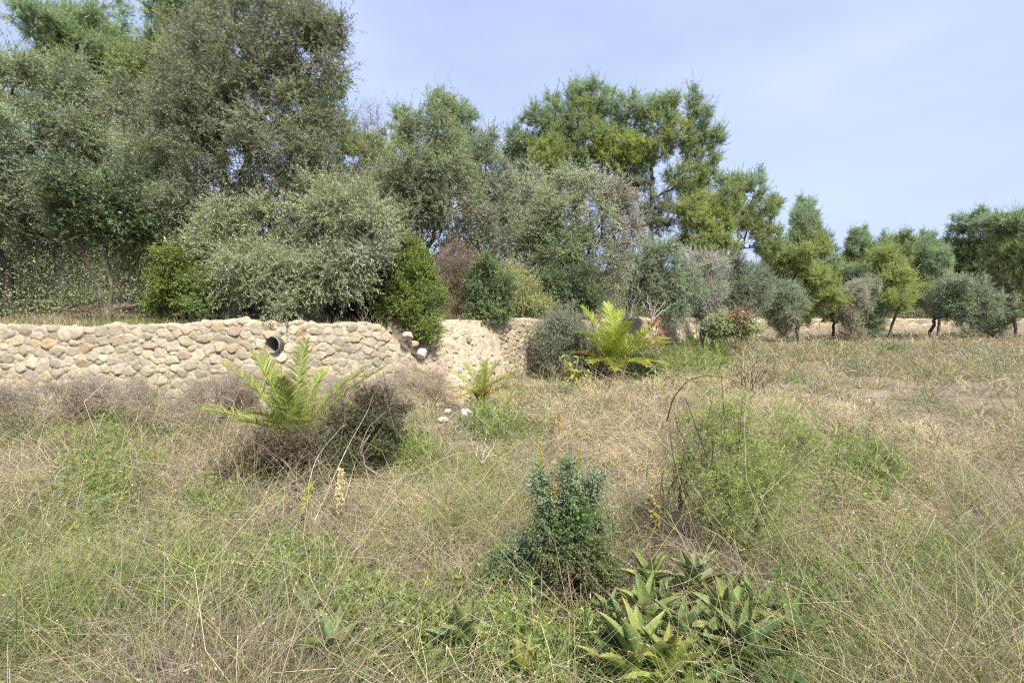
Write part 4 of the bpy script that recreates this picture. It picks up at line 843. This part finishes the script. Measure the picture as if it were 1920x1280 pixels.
spike('yellow orange spike in the left centre grass above the straw stalks', G(838, 985, .15), P(834, 925, 4.8), 1, (.50, .36, .06), 407, fs=.014, n=60, start=.3)
spike('short yellow spray right of the orange yellow spike', G(1105, 920, .3), P(1112, 868, 5.0), 1, (.55, .42, .06), 408, fs=.016, n=50, start=.3)
spike('small yellow flowered stem among dry grass right of the centre', G(1165, 890, .25), P(1168, 850, 5.6), 1, (.50, .42, .10), 409, fs=.018, n=40, start=.3)

# ------------------------------------------------------------------ grasses, weeds, dry tangle (uncountable: stuff)
HLIM = 1.12
def px_of(x, y, z):
    c, s = math.cos(PITCH), math.sin(PITCH); zz = z - EYE; dep = y * c - zz * s; up = y * s + zz * c
    return CX + F * x / dep, CY - F * up / dep
def sample_field(n, rng, lo=598, pw=1.0, xr=(-160, 2080), hi=1420):
    """points spread evenly over the ground as the eye meets it"""
    u = rng.uniform(0, 1, n) ** pw; py = lo + 9 + u * (hi - lo); px = rng.uniform(xr[0], xr[1], n)
    a = (px - CX) / F; b = -(py - CY) / F; c, s = math.cos(PITCH), math.sin(PITCH); dz = -s + b * c; k = (.25 - EYE) / dz
    x = a * k; y = (c + b * s) * k; m = (sdist(x, y) < -.02) & (y < 75) & (k > 0)
    return x[m], y[m]
# colour patches given where they lie in the field: (px, py, r, kind)
PATCH = [(790, 850, 45, 'g'), (735, 870, 30, 'g'), (925, 790, 35, 'g'), (880, 860, 40, 'g'), (935, 890, 50, 'g'), (1010, 800, 25, 'g'), (860, 960, 30, 'g'), (850, 1000, 30, 'g'), (1160, 990, 40, 'g'), (985, 720, 30, 'g'),
         (1200, 805, 22, 'g'), (1270, 660, 40, 'g'), (1330, 670, 40, 'g'), (1250, 690, 35, 'g'), (700, 930, 60, 'b'), (560, 1000, 60, 'b'), (760, 1060, 60, 'b'), (880, 1080, 70, 'b'), (1230, 1020, 60, 'b'), (1180, 880, 60, 'b'), (1000, 860, 60, 'b'),
         (1100, 740, 70, 's'), (1200, 750, 70, 's'), (1280, 720, 60, 's'), (1380, 760, 60, 's'), (1010, 760, 50, 's'), (900, 990, 45, 's'), (950, 1010, 35, 's'), (760, 980, 50, 's'), (1190, 960, 40, 's'), (820, 720, 40, 's'), (1350, 640, 40, 's')]
def patchw(x, y):
    px, py = px_of(x, y, .25); w = {k: np.zeros_like(x) for k in 'gbs'}
    for (a, b, r, k) in PATCH: w[k] += np.exp(-(((px - a) / (r * 1.2)) ** 2 + ((py - b) / r) ** 2))
    return w
STRAW = np.array([.56, .47, .29]); TAN = np.array([.41, .335, .22]); BRN = np.array([.25, .19, .125]); GRY = np.array([.37, .32, .27]); GRN = np.array([.18, .25, .07]); YGR = np.array([.34, .36, .12])
def grass_cols(x, y, rng, bias=0):
    n = len(x); w = patchw(x, y); g = fbm(x * .9, y * .9, 51, 3) + .55 * w['g'] - .25 * w['b'] + bias; b = fbm(x * .8 + 9, y * .8, 57, 3) + .5 * w['b'] - .4 * w['s']
    r = rng.uniform(size=n); pg = np.clip((g - .41 + .12 * smooth((4.2 - y) / 1.5)) * 2.6, .10, .88); pb = np.clip((b - .30) * 1.9, .12, .88)
    c = np.where((rng.uniform(size=n) < .5)[:, None], STRAW, TAN)
    c = np.where((r < pb)[:, None], np.where((rng.uniform(size=n) < .5)[:, None], BRN, GRY), c)
    c = np.where((rng.uniform(size=n) < pg)[:, None], np.where((rng.uniform(size=n) < .5)[:, None], GRN, YGR), c)
    return var_cols(c * .82, n, rng, .25, .06)
def blades(x, y, z, L, lean, bend, wid, cols, rng, K=4):
    n = len(x); a = rng.uniform(0, 2 * math.pi, n); hd = np.stack([np.cos(a), np.sin(a), 0 * a], -1); t = np.linspace(0, 1, K)
    th = lean[:, None] + bend[:, None] * t[None]; dx = np.sin(th); dz = np.cos(th); seg = (L / (K - 1))[:, None]
    cx = np.concatenate([np.zeros((n, 1)), np.cumsum(dx[:, :-1] * seg, 1)], 1); cz = np.concatenate([np.zeros((n, 1)), np.cumsum(dz[:, :-1] * seg, 1)], 1)
    cz = np.maximum(cz, -.02); C = np.stack([x, y, z], -1)[:, None] + hd[:, None] * cx[..., None] + np.array([0, 0, 1.]) * cz[..., None]
    b = a + math.pi / 2 + rng.normal(0, .9, n); side = np.stack([np.cos(b), np.sin(b), rng.normal(0, .3, n)], -1); side = nrm(side)
    W = wid[:, None] * np.array([1, .95, .7, .15] if K == 4 else np.linspace(1, .15, K))[None]
    return ribbons(C, side, W, cols)
rng = np.random.default_rng(900)
def dist_w(y, base, k): return np.maximum(base, k * y)
# 1 dry grass in tufts, blades arching out of each tuft
def thin(x, y, z=.15):
    """share of grass that grows here: less in the aloe patch and on the bare bank"""
    px, py = px_of(x, y, z); k = np.ones_like(x)
    for (a, b, rx, ry, q) in ((1225, 1160, 100, 60, .92), (1345, 1190, 110, 80, .95), (1420, 1230, 80, 60, .9), (1385, 1040, 50, 50, .6), (1265, 1240, 150, 40, .85), (875, 1190, 55, 40, .85), (620, 1225, 55, 45, .85), (1270, 1350, 240, 120, .97), (1200, 1180, 110, 70, .95), (1070, 1140, 85, 90, .85), (960, 1110, 55, 70, .7), (1070, 1240, 110, 60, .85), (600, 1110, 130, 60, .6), (740, 1180, 130, 60, .6), (700, 1040, 90, 60, .5), (580, 1000, 90, 50, .5), (1230, 1020, 60, 40, .4), (980, 1240, 120, 40, .6), (620, 1330, 160, 60, .7), (880, 1300, 120, 60, .7), (855, 790, 50, 22, .6), (860, 830, 40, 20, .5)):
        k = np.minimum(k, 1 - q * np.exp(-(((px - a) / rx) ** 4 + ((py - b) / ry) ** 4)))
    d = sdist(x, y); k = np.minimum(k, 1 - .93 * (x > -3.0) * (x < -.6) * (d > -1.1)); return k
TU = 14500; tx, ty = sample_field(TU, rng); fx_, fy_ = sample_field(7500, rng, hi=690); tx, ty = np.concatenate([tx, fx_]), np.concatenate([ty, fy_]); keep = rng.uniform(size=len(tx)) < thin(tx, ty) * np.clip(.45 + .02 * np.clip(ty - 12, 0, 20) + 2.6 * (fbm(tx * 1.5, ty * 1.5, 81, 3) - .42), .10, 1); tx, ty = tx[keep], ty[keep]; nT = len(tx); per = 19; n = nT * per
w = patchw(tx, ty); tc = grass_cols(tx, ty, rng); tL = rng.gamma(4, .25, nT) * (.38 + .36 * fbm(tx * .8, ty * .8, 61, 3) + .16 * w['s'] - .08 * w['b']); tr = (.035 + .010 * ty) * rng.uniform(.6, 1.6, nT)
az = rng.uniform(0, 6.283, n); rr = np.abs(rng.normal(size=n)) * np.repeat(tr, per); x = np.repeat(tx, per) + np.cos(az) * rr; y = np.repeat(ty, per) + np.sin(az) * rr
wx = np.repeat(rng.normal(0, .5, nT), per); wy = np.repeat(rng.normal(0, .5, nT), per)
aim = np.arctan2(np.sin(az) + wy + rng.normal(0, .35, n), np.cos(az) + wx + rng.normal(0, .35, n))
m = sdist(x, y) < -.08; x, y, aim = x[m], y[m], aim[m]; n = len(x); L = (np.repeat(tL, per) * rng.uniform(.45, 1.2, len(m)))[m]
bc = np.repeat(tc, per, 0)[m]; alt = grass_cols(x, y, rng); pick = (rng.uniform(size=n) < .45)[:, None]; bc = var_cols(np.where(pick, alt, bc), n, rng, .22, .05)
def blades2(x, y, z, L, lean, bend, wid, cols, a, rng, K=5):
    n = len(x); t = np.linspace(0, 1, K); th = lean[:, None] + bend[:, None] * t[None] ** 1.3; seg = (L / (K - 1))[:, None]
    cx = np.concatenate([np.zeros((n, 1)), np.cumsum(np.sin(th[:, 1:]) * seg, 1)], 1); cz = np.concatenate([np.zeros((n, 1)), np.cumsum(np.cos(th[:, 1:]) * seg, 1)], 1); cz = np.maximum(cz, .005)
    kx = np.cumsum(rng.normal(0, .15, (n, K)) * L[:, None], 1); ad = a + math.pi / 2
    C = np.stack([x[:, None] + np.cos(a)[:, None] * cx + np.cos(ad)[:, None] * kx, y[:, None] + np.sin(a)[:, None] * cx + np.sin(ad)[:, None] * kx, z[:, None] + cz], -1)
    b = ad + rng.normal(0, .9, n); side = nrm(np.stack([np.cos(b), np.sin(b), rng.normal(0, .35, n)], -1))
    return ribbons(C, side, wid[:, None] * np.linspace(1, .25, K)[None], cols)
parts = [blades2(x, y, hgt(x, y) - .02, L, np.abs(rng.normal(.15, .4, n)), rng.uniform(.3, 2.3, n), dist_w(y, .0042, .00125) * rng.uniform(.6, 1.3, n), bc, aim, rng)]
# combed mats of bent straw
MATP = [(880, 985, 70), (800, 960, 50), (950, 1010, 50), (1110, 735, 80), (1230, 745, 80), (1330, 720, 70), (1010, 760, 60), (1190, 960, 50), (740, 1000, 50), (1170, 840, 60), (700, 920, 40), (950, 900, 50), (1100, 800, 50), (1380, 780, 60), (400, 1000, 90), (200, 1080, 90), (1600, 980, 90), (1750, 850, 90), (1560, 780, 80), (300, 900, 80), (840, 1090, 50)]
mx_ = np.concatenate([rng.normal(a, r * .6, 26) for a, b, r in MATP]); my_ = np.concatenate([rng.normal(b, r * .35, 26) for a, b, r in MATP]); mg = np.array([G(a, max(b, 640), .1) for a, b in zip(mx_, my_)]); nm = len(mg); pm = 70; n2 = nm * pm
ma_ = np.repeat(rng.uniform(0, 6.28, nm), pm) + rng.normal(0, .35, n2); sg = np.repeat((.03 + .012 * mg[:, 1]), pm); x2 = np.repeat(mg[:, 0], pm) + rng.normal(size=n2) * sg; y2 = np.repeat(mg[:, 1], pm) + rng.normal(size=n2) * sg; k2 = (sdist(x2, y2) < -.1) & (rng.uniform(size=n2) < thin(x2, y2)); x2, y2, ma_ = x2[k2], y2[k2], ma_[k2]; n2 = len(x2)
mc = np.repeat(np.where((rng.uniform(size=nm) < .6)[:, None], STRAW, TAN), pm, 0)[k2] * 1.0
parts.append(blades2(x2, y2, hgt(x2, y2), rng.uniform(.3, .62, n2), np.abs(rng.normal(.25, .2, n2)), rng.uniform(1.2, 2.6, n2), dist_w(y2, .0046, .0014), var_cols(mc, n2, rng, .2, .05), ma_, rng, 7))
# 2 nodding straw stalks, long and bleached, a few leaning across everything
tx, ty = sample_field(7500, rng, pw=.95); n = len(tx); w = patchw(tx, ty); keep = rng.uniform(size=n) < (.3 + .8 * w['s']) * thin(tx, ty); tx, ty = tx[keep], ty[keep]; n = len(tx)
st_ = blades2(tx, ty, hgt(tx, ty), rng.uniform(.4, .95, n), np.abs(rng.normal(.3, .4, n)), rng.uniform(.4, 2.3, n), dist_w(ty, .0042, .0011), var_cols(np.tile(np.array([.56, .49, .33]), (n, 1)), n, rng, .2, .05), rng.uniform(0, 6.28, n), rng, 8); parts.append(st_)
cl_ = st_[0].reshape(n, 8, 2, 3).mean(2); q = 9; f = rng.uniform(4.6, 7, (n, q)); i0 = np.minimum(f.astype(int), 6); fr = (f - i0)[..., None]; r_n = np.arange(n)[:, None]
sp_ = cl_[r_n, i0] * (1 - fr) + cl_[r_n, i0 + 1] * fr; sd2 = nrm((cl_[r_n, i0 + 1] - cl_[r_n, i0]) + rng.normal(size=sp_.shape) * .02 + [0, 0, -.02]); big = np.repeat(.013 + .0016 * ty, q)
parts.append(leaves(sp_.reshape(-1, 3), sd2.reshape(-1, 3), big * rng.uniform(.7, 1.5, n * q), big * .3, rng, var_cols(np.tile([.60, .50, .33], (n * q, 1)), n * q, rng, .2, .05)))
V, Fc, C = join(parts); o = mesh('dry_grass', V, Fc, C, M_GRASS); tag(o, 'dry straw coloured grass and stalks covering the field', 'grass', kind='stuff')
# 3 tangle of dry twigs
tx, ty = sample_field(70000, rng); w = patchw(tx, ty); keep = rng.uniform(size=len(tx)) < np.clip(.36 + .7 * w['b'] + 1.6 * (fbm(tx, ty, 71, 3) - .5), .05, 1) * thin(tx, ty) ** .35; tx, ty = tx[keep], ty[keep]; n = len(tx)
z0 = hgt(tx, ty) + rng.uniform(0, .28, n) ; a = rng.uniform(0, 6.28, n); el = rng.normal(.1, .55, n); Lt = rng.uniform(.08, .38, n) * (.6 + .05 * ty)
d = np.stack([np.cos(a) * np.cos(el), np.sin(a) * np.cos(el), np.sin(el)], -1); K = 5; ts = np.linspace(-.5, .5, K)
bow = rng.normal(size=(n, 3)) * .28 * Lt[:, None]; Cn = np.stack([tx, ty, z0], -1)[:, None] + d[:, None] * (Lt[:, None] * ts)[..., None] + bow[:, None] * (ts ** 2 * 4)[None, :, None]
cw = np.where((rng.uniform(size=n) < .55)[:, None], np.array([.27, .215, .15]), np.array([.42, .365, .28])); cw = var_cols(cw, n, rng, .3, .07)
m = sdist(tx, ty) < -.3
V, Fc, C = ribbons(Cn[m], nrm(np.cross(d, rng.normal(size=(n, 3))))[m], (dist_w(ty, .0036, .0011)[:, None] * np.array([.7, 1, 1, .8, .4])[None])[m], cw[m])
o = mesh('dry_twigs', V, Fc, C, M_GRASS); tag(o, 'tangle of dry brown and grey stems matted over the ground', 'dry twigs', kind='stuff')
# 4 green weeds
WEEDP = [(620, 1120, 60), (560, 1090, 50), (680, 1170, 60), (760, 1190, 60), (540, 1170, 50), (720, 1130, 40), (640, 1200, 60), (830, 1210, 50), (930, 1230, 40), (1000, 1235, 40), (960, 1140, 30), (870, 1120, 30), (780, 860, 35), (740, 840, 25), (1160, 1000, 25),
         (1130, 1000, 20), (540, 1040, 30), (850, 1000, 22), (1390, 1180, 30), (1200, 640, 40), (1290, 650, 50), (1340, 660, 50), (930, 800, 30), (900, 780, 20), (1100, 1200, 25), (470, 1150, 60), (350, 1100, 80), (150, 1150, 90), (1560, 1150, 80), (1700, 1100, 80), (400, 960, 50), (1600, 900, 80), (200, 900, 70)]
px_l, py_l = [], []
for (a, b, r) in WEEDP:
    k = int(r * r * .085 * (1 if b > 900 else 1.2)); px_l.append(rng.normal(a, r * .6, k)); py_l.append(rng.normal(b, r * .5, k))
px_l = np.concatenate(px_l); py_l = np.maximum(np.concatenate(py_l), 612)
gp = np.array([G(a, b, .12) for a, b in zip(px_l, py_l)]); m = sdist(gp[:, 0], gp[:, 1]) < -.3; gp = gp[m]; ws_ = rng.uniform(.12, .36, len(gp)) * (1 + .05 * gp[:, 1]); n = len(gp)
gp[:, 2] = hgt(gp[:, 0], gp[:, 1])
st_d = nrm(rng.normal(size=(n, 3)) * .35 + [0, 0, 1]); K = 34; t = rng.uniform(.15, 1, (n, K, 1)); pos = gp[:, None] + st_d[:, None] * ws_[:, None, None] * t
ld = nrm(rng.normal(size=(n, K, 3)) * .8 + st_d[:, None] * .8); cc = np.where((rng.uniform(size=n) < .5)[:, None], np.array([.18, .26, .07]), np.array([.28, .32, .10])); cc = var_cols(cc, n, rng, .3, .1); cl = var_cols(np.repeat(cc, K, 0), n * K, rng, .15, .05)
LL = np.repeat(.034 * (1 + .12 * gp[:, 1]), K); parts = [leaves(pos.reshape(-1, 3), ld.reshape(-1, 3), LL * rng.uniform(.6, 1.3, n * K), LL * .22, rng, cl)]
Cn = gp[:, None] + st_d[:, None] * (ws_[:, None] * np.linspace(0, 1, 3)[None])[..., None]
parts.append(ribbons(Cn, nrm(np.cross(st_d, rng.normal(size=(n, 3)))), np.tile([.003, .0025, .001], (n, 1)), cc))
V, Fc, C = join(parts); o = mesh('green_weeds', V, Fc, C, M_WEED); tag(o, 'low green feathery weeds growing through the dry grass', 'weeds', kind='stuff')
# 5 litter on the near ground
tx, ty = sample_field(60000, rng, lo=760); n = len(tx); p = np.stack([tx, ty, hgt(tx, ty) + rng.uniform(.0, .06, n)], -1); d = rng.normal(size=(n, 3)); d[:, 2] *= .35
V, Fc, C = leaves(p, nrm(d), rng.uniform(.02, .05, n), rng.uniform(.006, .014, n), rng, var_cols(np.where((rng.uniform(size=n) < .5)[:, None], np.array([.30, .22, .16]), np.array([.16, .12, .09])), n, rng, .3, .08))
o = mesh('leaf_litter', V, Fc, C, M_GRASS); tag(o, 'brown fallen leaves and debris under the grass', 'leaf litter', kind='stuff')
# 5b undergrowth on the terrace and the wooded slope beyond
def bushes(cx, cy, rad, hgtv, per, ls, cols, rng):
    n = len(cx); N = n * per; d = nrm(rng.normal(size=(N, 3))); d[:, 2] = np.abs(d[:, 2]); q = rng.integers(0, 9, N)
    sub_ = rng.normal(size=(n, 9, 3)) * .42; so_ = sub_[np.repeat(np.arange(n), per), q]; so_[:, 2] = np.abs(so_[:, 2]) * .8
    R_ = np.repeat(rad, per)[:, None]; H_ = np.repeat(hgtv, per)
    p = so_ * R_ + d * R_ * .55 * rng.uniform(.35, 1, (N, 1)) ** .5; p[:, 2] *= H_ / R_[:, 0]; cz = hgt(cx, cy)
    p += np.stack([np.repeat(cx, per), np.repeat(cy, per), np.repeat(cz, per)], -1)
    ld = nrm(d * .6 + rng.normal(size=(N, 3)) * .7 + [0, 0, .3]); sub_c = (cols[:, None] * rng.uniform(.78, 1.22, (n, 9, 1)))[np.repeat(np.arange(n), per), q]
    L = np.repeat(ls, per) * rng.uniform(.6, 1.2, N); return leaves(p, ld, L, L * .42, rng, var_cols(sub_c, N, rng, .18, .06))
PALW = np.array([[.22, .25, .13], [.27, .29, .17], [.16, .21, .075], [.22, .27, .085], [.29, .30, .10], [.26, .23, .15]])
us = np.concatenate([rng.beta(1.0, 1.5, 1000) * 90 + 2, rng.uniform(60, 190, 900)]); xw, yw, ax, ay = polyat(WP, us); dd = 1.6 + rng.uniform(0, 1, len(us)) ** 1.2 * 14; cx, cy = xw - ax * dd, yw - ay * dd; m = cy > 5; cx, cy, dd = cx[m], cy[m], dd[m]; n = len(cx)
rad = rng.uniform(.5, 1.2, n) * (1 + .03 * dd) * (1 + .022 * np.clip(cy - 24, 0, 60)); V, Fc, C = bushes(cx, cy, rad, rad * rng.uniform(1.0, 2.1, n), 360, np.maximum(.07, .0036 * cy), PALW[rng.integers(0, 6, n)], rng)
o = mesh('undergrowth', V, Fc, C, M_OLIVE); tag(o, 'tangled scrub filling the terrace under and between the trees', 'undergrowth', kind='stuff')
cx = rng.uniform(-70, 200, 1900); cy = rng.uniform(16, 150, 1900); d_ = sdist(cx, cy); m = (d_ > 12) & (d_ < 70) & (np.abs(cx) < cy * 1.35 + 10); cx, cy = cx[m], cy[m]; n = len(cx); rad = rng.uniform(1.2, 2.6, n) * (1 + cy / 130)
V, Fc, C = bushes(cx, cy, rad, rad * rng.uniform(.9, 1.5, n), 520, .0045 * cy + .06, PALW[rng.integers(0, 5, n)] * .75, rng)
o = mesh('wooded_slope', V, Fc, C, M_PINE); tag(o, 'wood of pines and olives on the slope behind the trees', 'wood', kind='stuff')
# low dark scrub mounds in the field
SCR = [(560, 1010, .22, .2, 5), (620, 1060, .2, .15, 5), (760, 1080, .25, .16, 5), (830, 1060, .2, .14, 5), (900, 1060, .22, .14, 5), (1200, 1010, .22, .18, 5), (1160, 920, .25, .16, 5), (960, 960, .2, .14, 1), (720, 960, .25, .18, 5), (660, 1150, .2, .14, 1), (540, 1080, .2, .16, 0), (1290, 1000, .2, .16, 1), (880, 900, .2, .15, 0), (990, 860, .22, .15, 5), (1130, 860, .22, .16, 5), (1230, 900, .25, .18, 1), (780, 890, .25, .18, 2), (880, 800, .22, .16, 2), (905, 815, .2, .15, 0), (1300, 640, .5, .4, 3), (1260, 665, .45, .35, 1), (1370, 655, .6, .4, 5), (1235, 700, .3, .3, 1), (1320, 690, .4, .25, 5), (790, 740, .35, .35, 5), (760, 715, .3, .4, 1), (815, 725, .25, .25, 5), (985, 735, .22, .25, 1), (1065, 740, .25, .2, 0),
       (640, 740, .35, .4, 1), (600, 745, .3, .3, 5), (720, 735, .4, .35, 5), (940, 900, .12, .12, 0), (1290, 1130, .15, .14, 5), (1390, 1090, .2, .25, 5), (1340, 1075, .15, .15, 5), (1180, 1075, .14, .12, 1), (560, 1130, .14, .12, 5), (700, 1180, .12, .12, 0), (850, 1230, .12, .12, 0), (1430, 680, .6, .5, 1), (1500, 720, .5, .4, 3), (1600, 700, .6, .5, 1), (1750, 760, .5, .4, 0), (1680, 660, .9, .7, 3), (1850, 690, .8, .6, 1), (1560, 650, .9, .7, 0),
       (1800, 900, .3, .3, 3), (1700, 1000, .25, .2, 1), (300, 850, .4, .4, 0), (150, 900, .4, .35, 3), (380, 800, .4, .4, 1), (60, 820, .5, .45, 0), (240, 1000, .25, .2, 5), (420, 870, .35, .35, 5)]
g = np.array([G(a, b, .1) for (a, b, *_) in SCR]); rad = np.array([q[2] for q in SCR]); hv = np.array([q[3] for q in SCR]); m = sdist(g[:, 0], g[:, 1]) < -.2; g, rad, hv = g[m], rad[m], hv[m]; pc_ = PALW[[q[4] for q, k in zip(SCR, m) if k]]
V, Fc, C = bushes(g[:, 0], g[:, 1], rad, hv, 1200, np.maximum(.018, .0045 * g[:, 1]), pc_, rng)
o = mesh('low_scrub', V, Fc, C, M_OLIVE); tag(o, 'low scrubby mounds of grey green herbs scattered in the dry grass', 'scrub', kind='stuff')
# 6 grass on the terrace edge and slope
us = rng.uniform(0, wall_len(WP), 60000) ; us = np.concatenate([rng.beta(1.2, 1.6, 60000) * 75 + 10, rng.uniform(60, 170, 14000)]); xw, yw, ax, ay = polyat(WP, us); dd = .03 + rng.exponential(1.1, len(us)); x = xw - ax * dd; y = yw - ay * dd; n = len(x)
z = hgt(x, y) - .02; L = rng.uniform(.10, .42, n)
gcol = grass_cols(x, y, rng, .0)
V, Fc, C = blades(x, y, z, L, rng.uniform(0, 1.0, n), rng.uniform(.2, 1.6, n), dist_w(y, .003, .0008), gcol, rng)
o = mesh('terrace_grass', V, Fc, C, M_GRASS); tag(o, 'dry grass fringe along the top of the stone walls', 'grass', kind='stuff')

# ------------------------------------------------------------------ beyond the photograph's edges: the same hillside goes on
def copy_thing(src, px, Y, rz, sc, label, group=None, off=-.06):
    r = src.copy(); COL.objects.link(r); r.location = [float(v) for v in base_at(px, Y, off)]; r.rotation_euler = (0, 0, rz); r.scale = (sc, sc, sc); r['label'] = label
    for ch in list(src.children):
        c = ch.copy(); COL.objects.link(c); c.parent = r
    return r
def find(lab): return [o for o in COL.objects if o.get('label', '').startswith(lab)][0]
ol1 = find('tall airy wild'); ol2 = find('broad olive'); ol3 = find('spreading grey'); pi1 = find('tallest broad'); pi2 = find('yellow green pine reaching'); ma = find('large bright green'); sh = find('dark green shrub under'); ps = find('dull green pine')
for (s, px, Y, rz, sc, lab) in [
    (ol2, 300, 14.5, 2.0, .95, 'olive left of the tall dark olive, outer left side'), (ol1, 120, 15, 1.2, 1.0, 'airy olive second from the left margin'), (ol3, 30, 12, 4.2, 1.0, 'low olive near the left margin above the wall'),
    (ma, 330, 11.0, 3.0, .9, 'green bush on the wall top at the outer left'), (sh, 190, 11.2, 1.0, 1.0, 'dark shrub on the wall top near the left margin'), (ol1, -120, 13, 3.3, 1.0, 'airy olive at the very left margin'),
    (ps, 200, 26, 0, 1.1, 'pine rising behind the olives at the outer left'), (ps, 380, 30, 2, 1.1, 'pine behind the tall dark olive'), (pi1, 1560, 46, 2.5, .8, 'domed pine at the outer right behind the low trees'), (pi2, 1490, 42, 2.2, 1.2, 'yellow green pine just right of the dull green pine'),
    (pi1, 1760, 50, 4.0, .9, 'domed pine toward the right margin'), (pi2, 1660, 44, 1.0, 1.2, 'yellow green pine between the two outer right domed pines'), (ps, 1900, 48, 5, 1.3, 'pine at the very right margin'),
    (ol3, 1500, 38, 1.5, 1.1, 'olive in front of the outer right pines, left one'), (ol2, 1620, 42, 3.6, 1.1, 'olive in front of the outer right pines, middle one'), (ol3, 1740, 46, 5.2, 1.3, 'olive in front of the outer right pines, right one'), (ol2, 1860, 50, .6, 1.3, 'olive low at the right margin'),
    (ps, 860, 33, 1.0, 1.0, 'pine hidden mostly behind the airy wild olive'), (ps, 1010, 40, 2.6, 1.0, 'pine low behind the pale grey green olive crown'), (ps, 1300, 46, .4, 1.0, 'pine behind the yellow green pine and the open pine')]:
    copy_thing(s, px, Y, rz, sc, lab, off=(-5 if 'pine' in s.name and px > 1400 else -1.3 if px > 1400 else -.3))

br_ = find('grey dry see through brush')
for (px, Y, rz, lab) in [(400, 9.0, 1.5, 'grey dry brush at the wall foot just left of the front palm'), (230, 8.4, 3.0, 'grey dry brush at the middle of the outer left wall foot'), (70, 8.0, 4.4, 'grey dry brush at the wall foot near the left margin')]:
    copy_thing(br_, px, Y, rz, 1.0, lab, off=0)
rg_ = random.Random(12); cnt_ = {True: 0, False: 0}
ORD = 'first second third fourth fifth sixth seventh eighth ninth tenth eleventh twelfth thirteenth fourteenth fifteenth sixteenth seventeenth'.split()
for k in range(26):
    px = 1440 + k * 22 + rg_.uniform(-8, 8); s_ = [ps, pi2, ol3, pi1, ol2][k % 5]; Y = rg_.uniform(66, 92); pn = 'pine' in s_.name; cnt_[pn] += 1
    copy_thing(s_, px, Y, rg_.uniform(0, 6), rg_.uniform(1.1, 1.5), ORD[cnt_[pn] - 1] + (' pine' if pn else ' olive') + ' from the left in the far wood closing the view at the outer right', 'pines of the outer right wood' if pn else 'olives of the outer right wood', off=-5.5 if pn else -2.2)
cnt_ = {True: 0, False: 0}
for k in range(9):
    px = -140 + k * 62 + rg_.uniform(-15, 15); s_ = [ol3, ol2, ps][k % 3]; Y = rg_.uniform(20, 27); pn = 'pine' in s_.name; cnt_[pn] += 1
    copy_thing(s_, px, Y, rg_.uniform(0, 6), 1.1, ORD[cnt_[pn] - 1] + (' pine' if pn else ' olive') + ' from the left in the wood behind the outer left olives', 'pines of the outer left wood' if pn else 'olives of the outer left wood', off=-1.8)
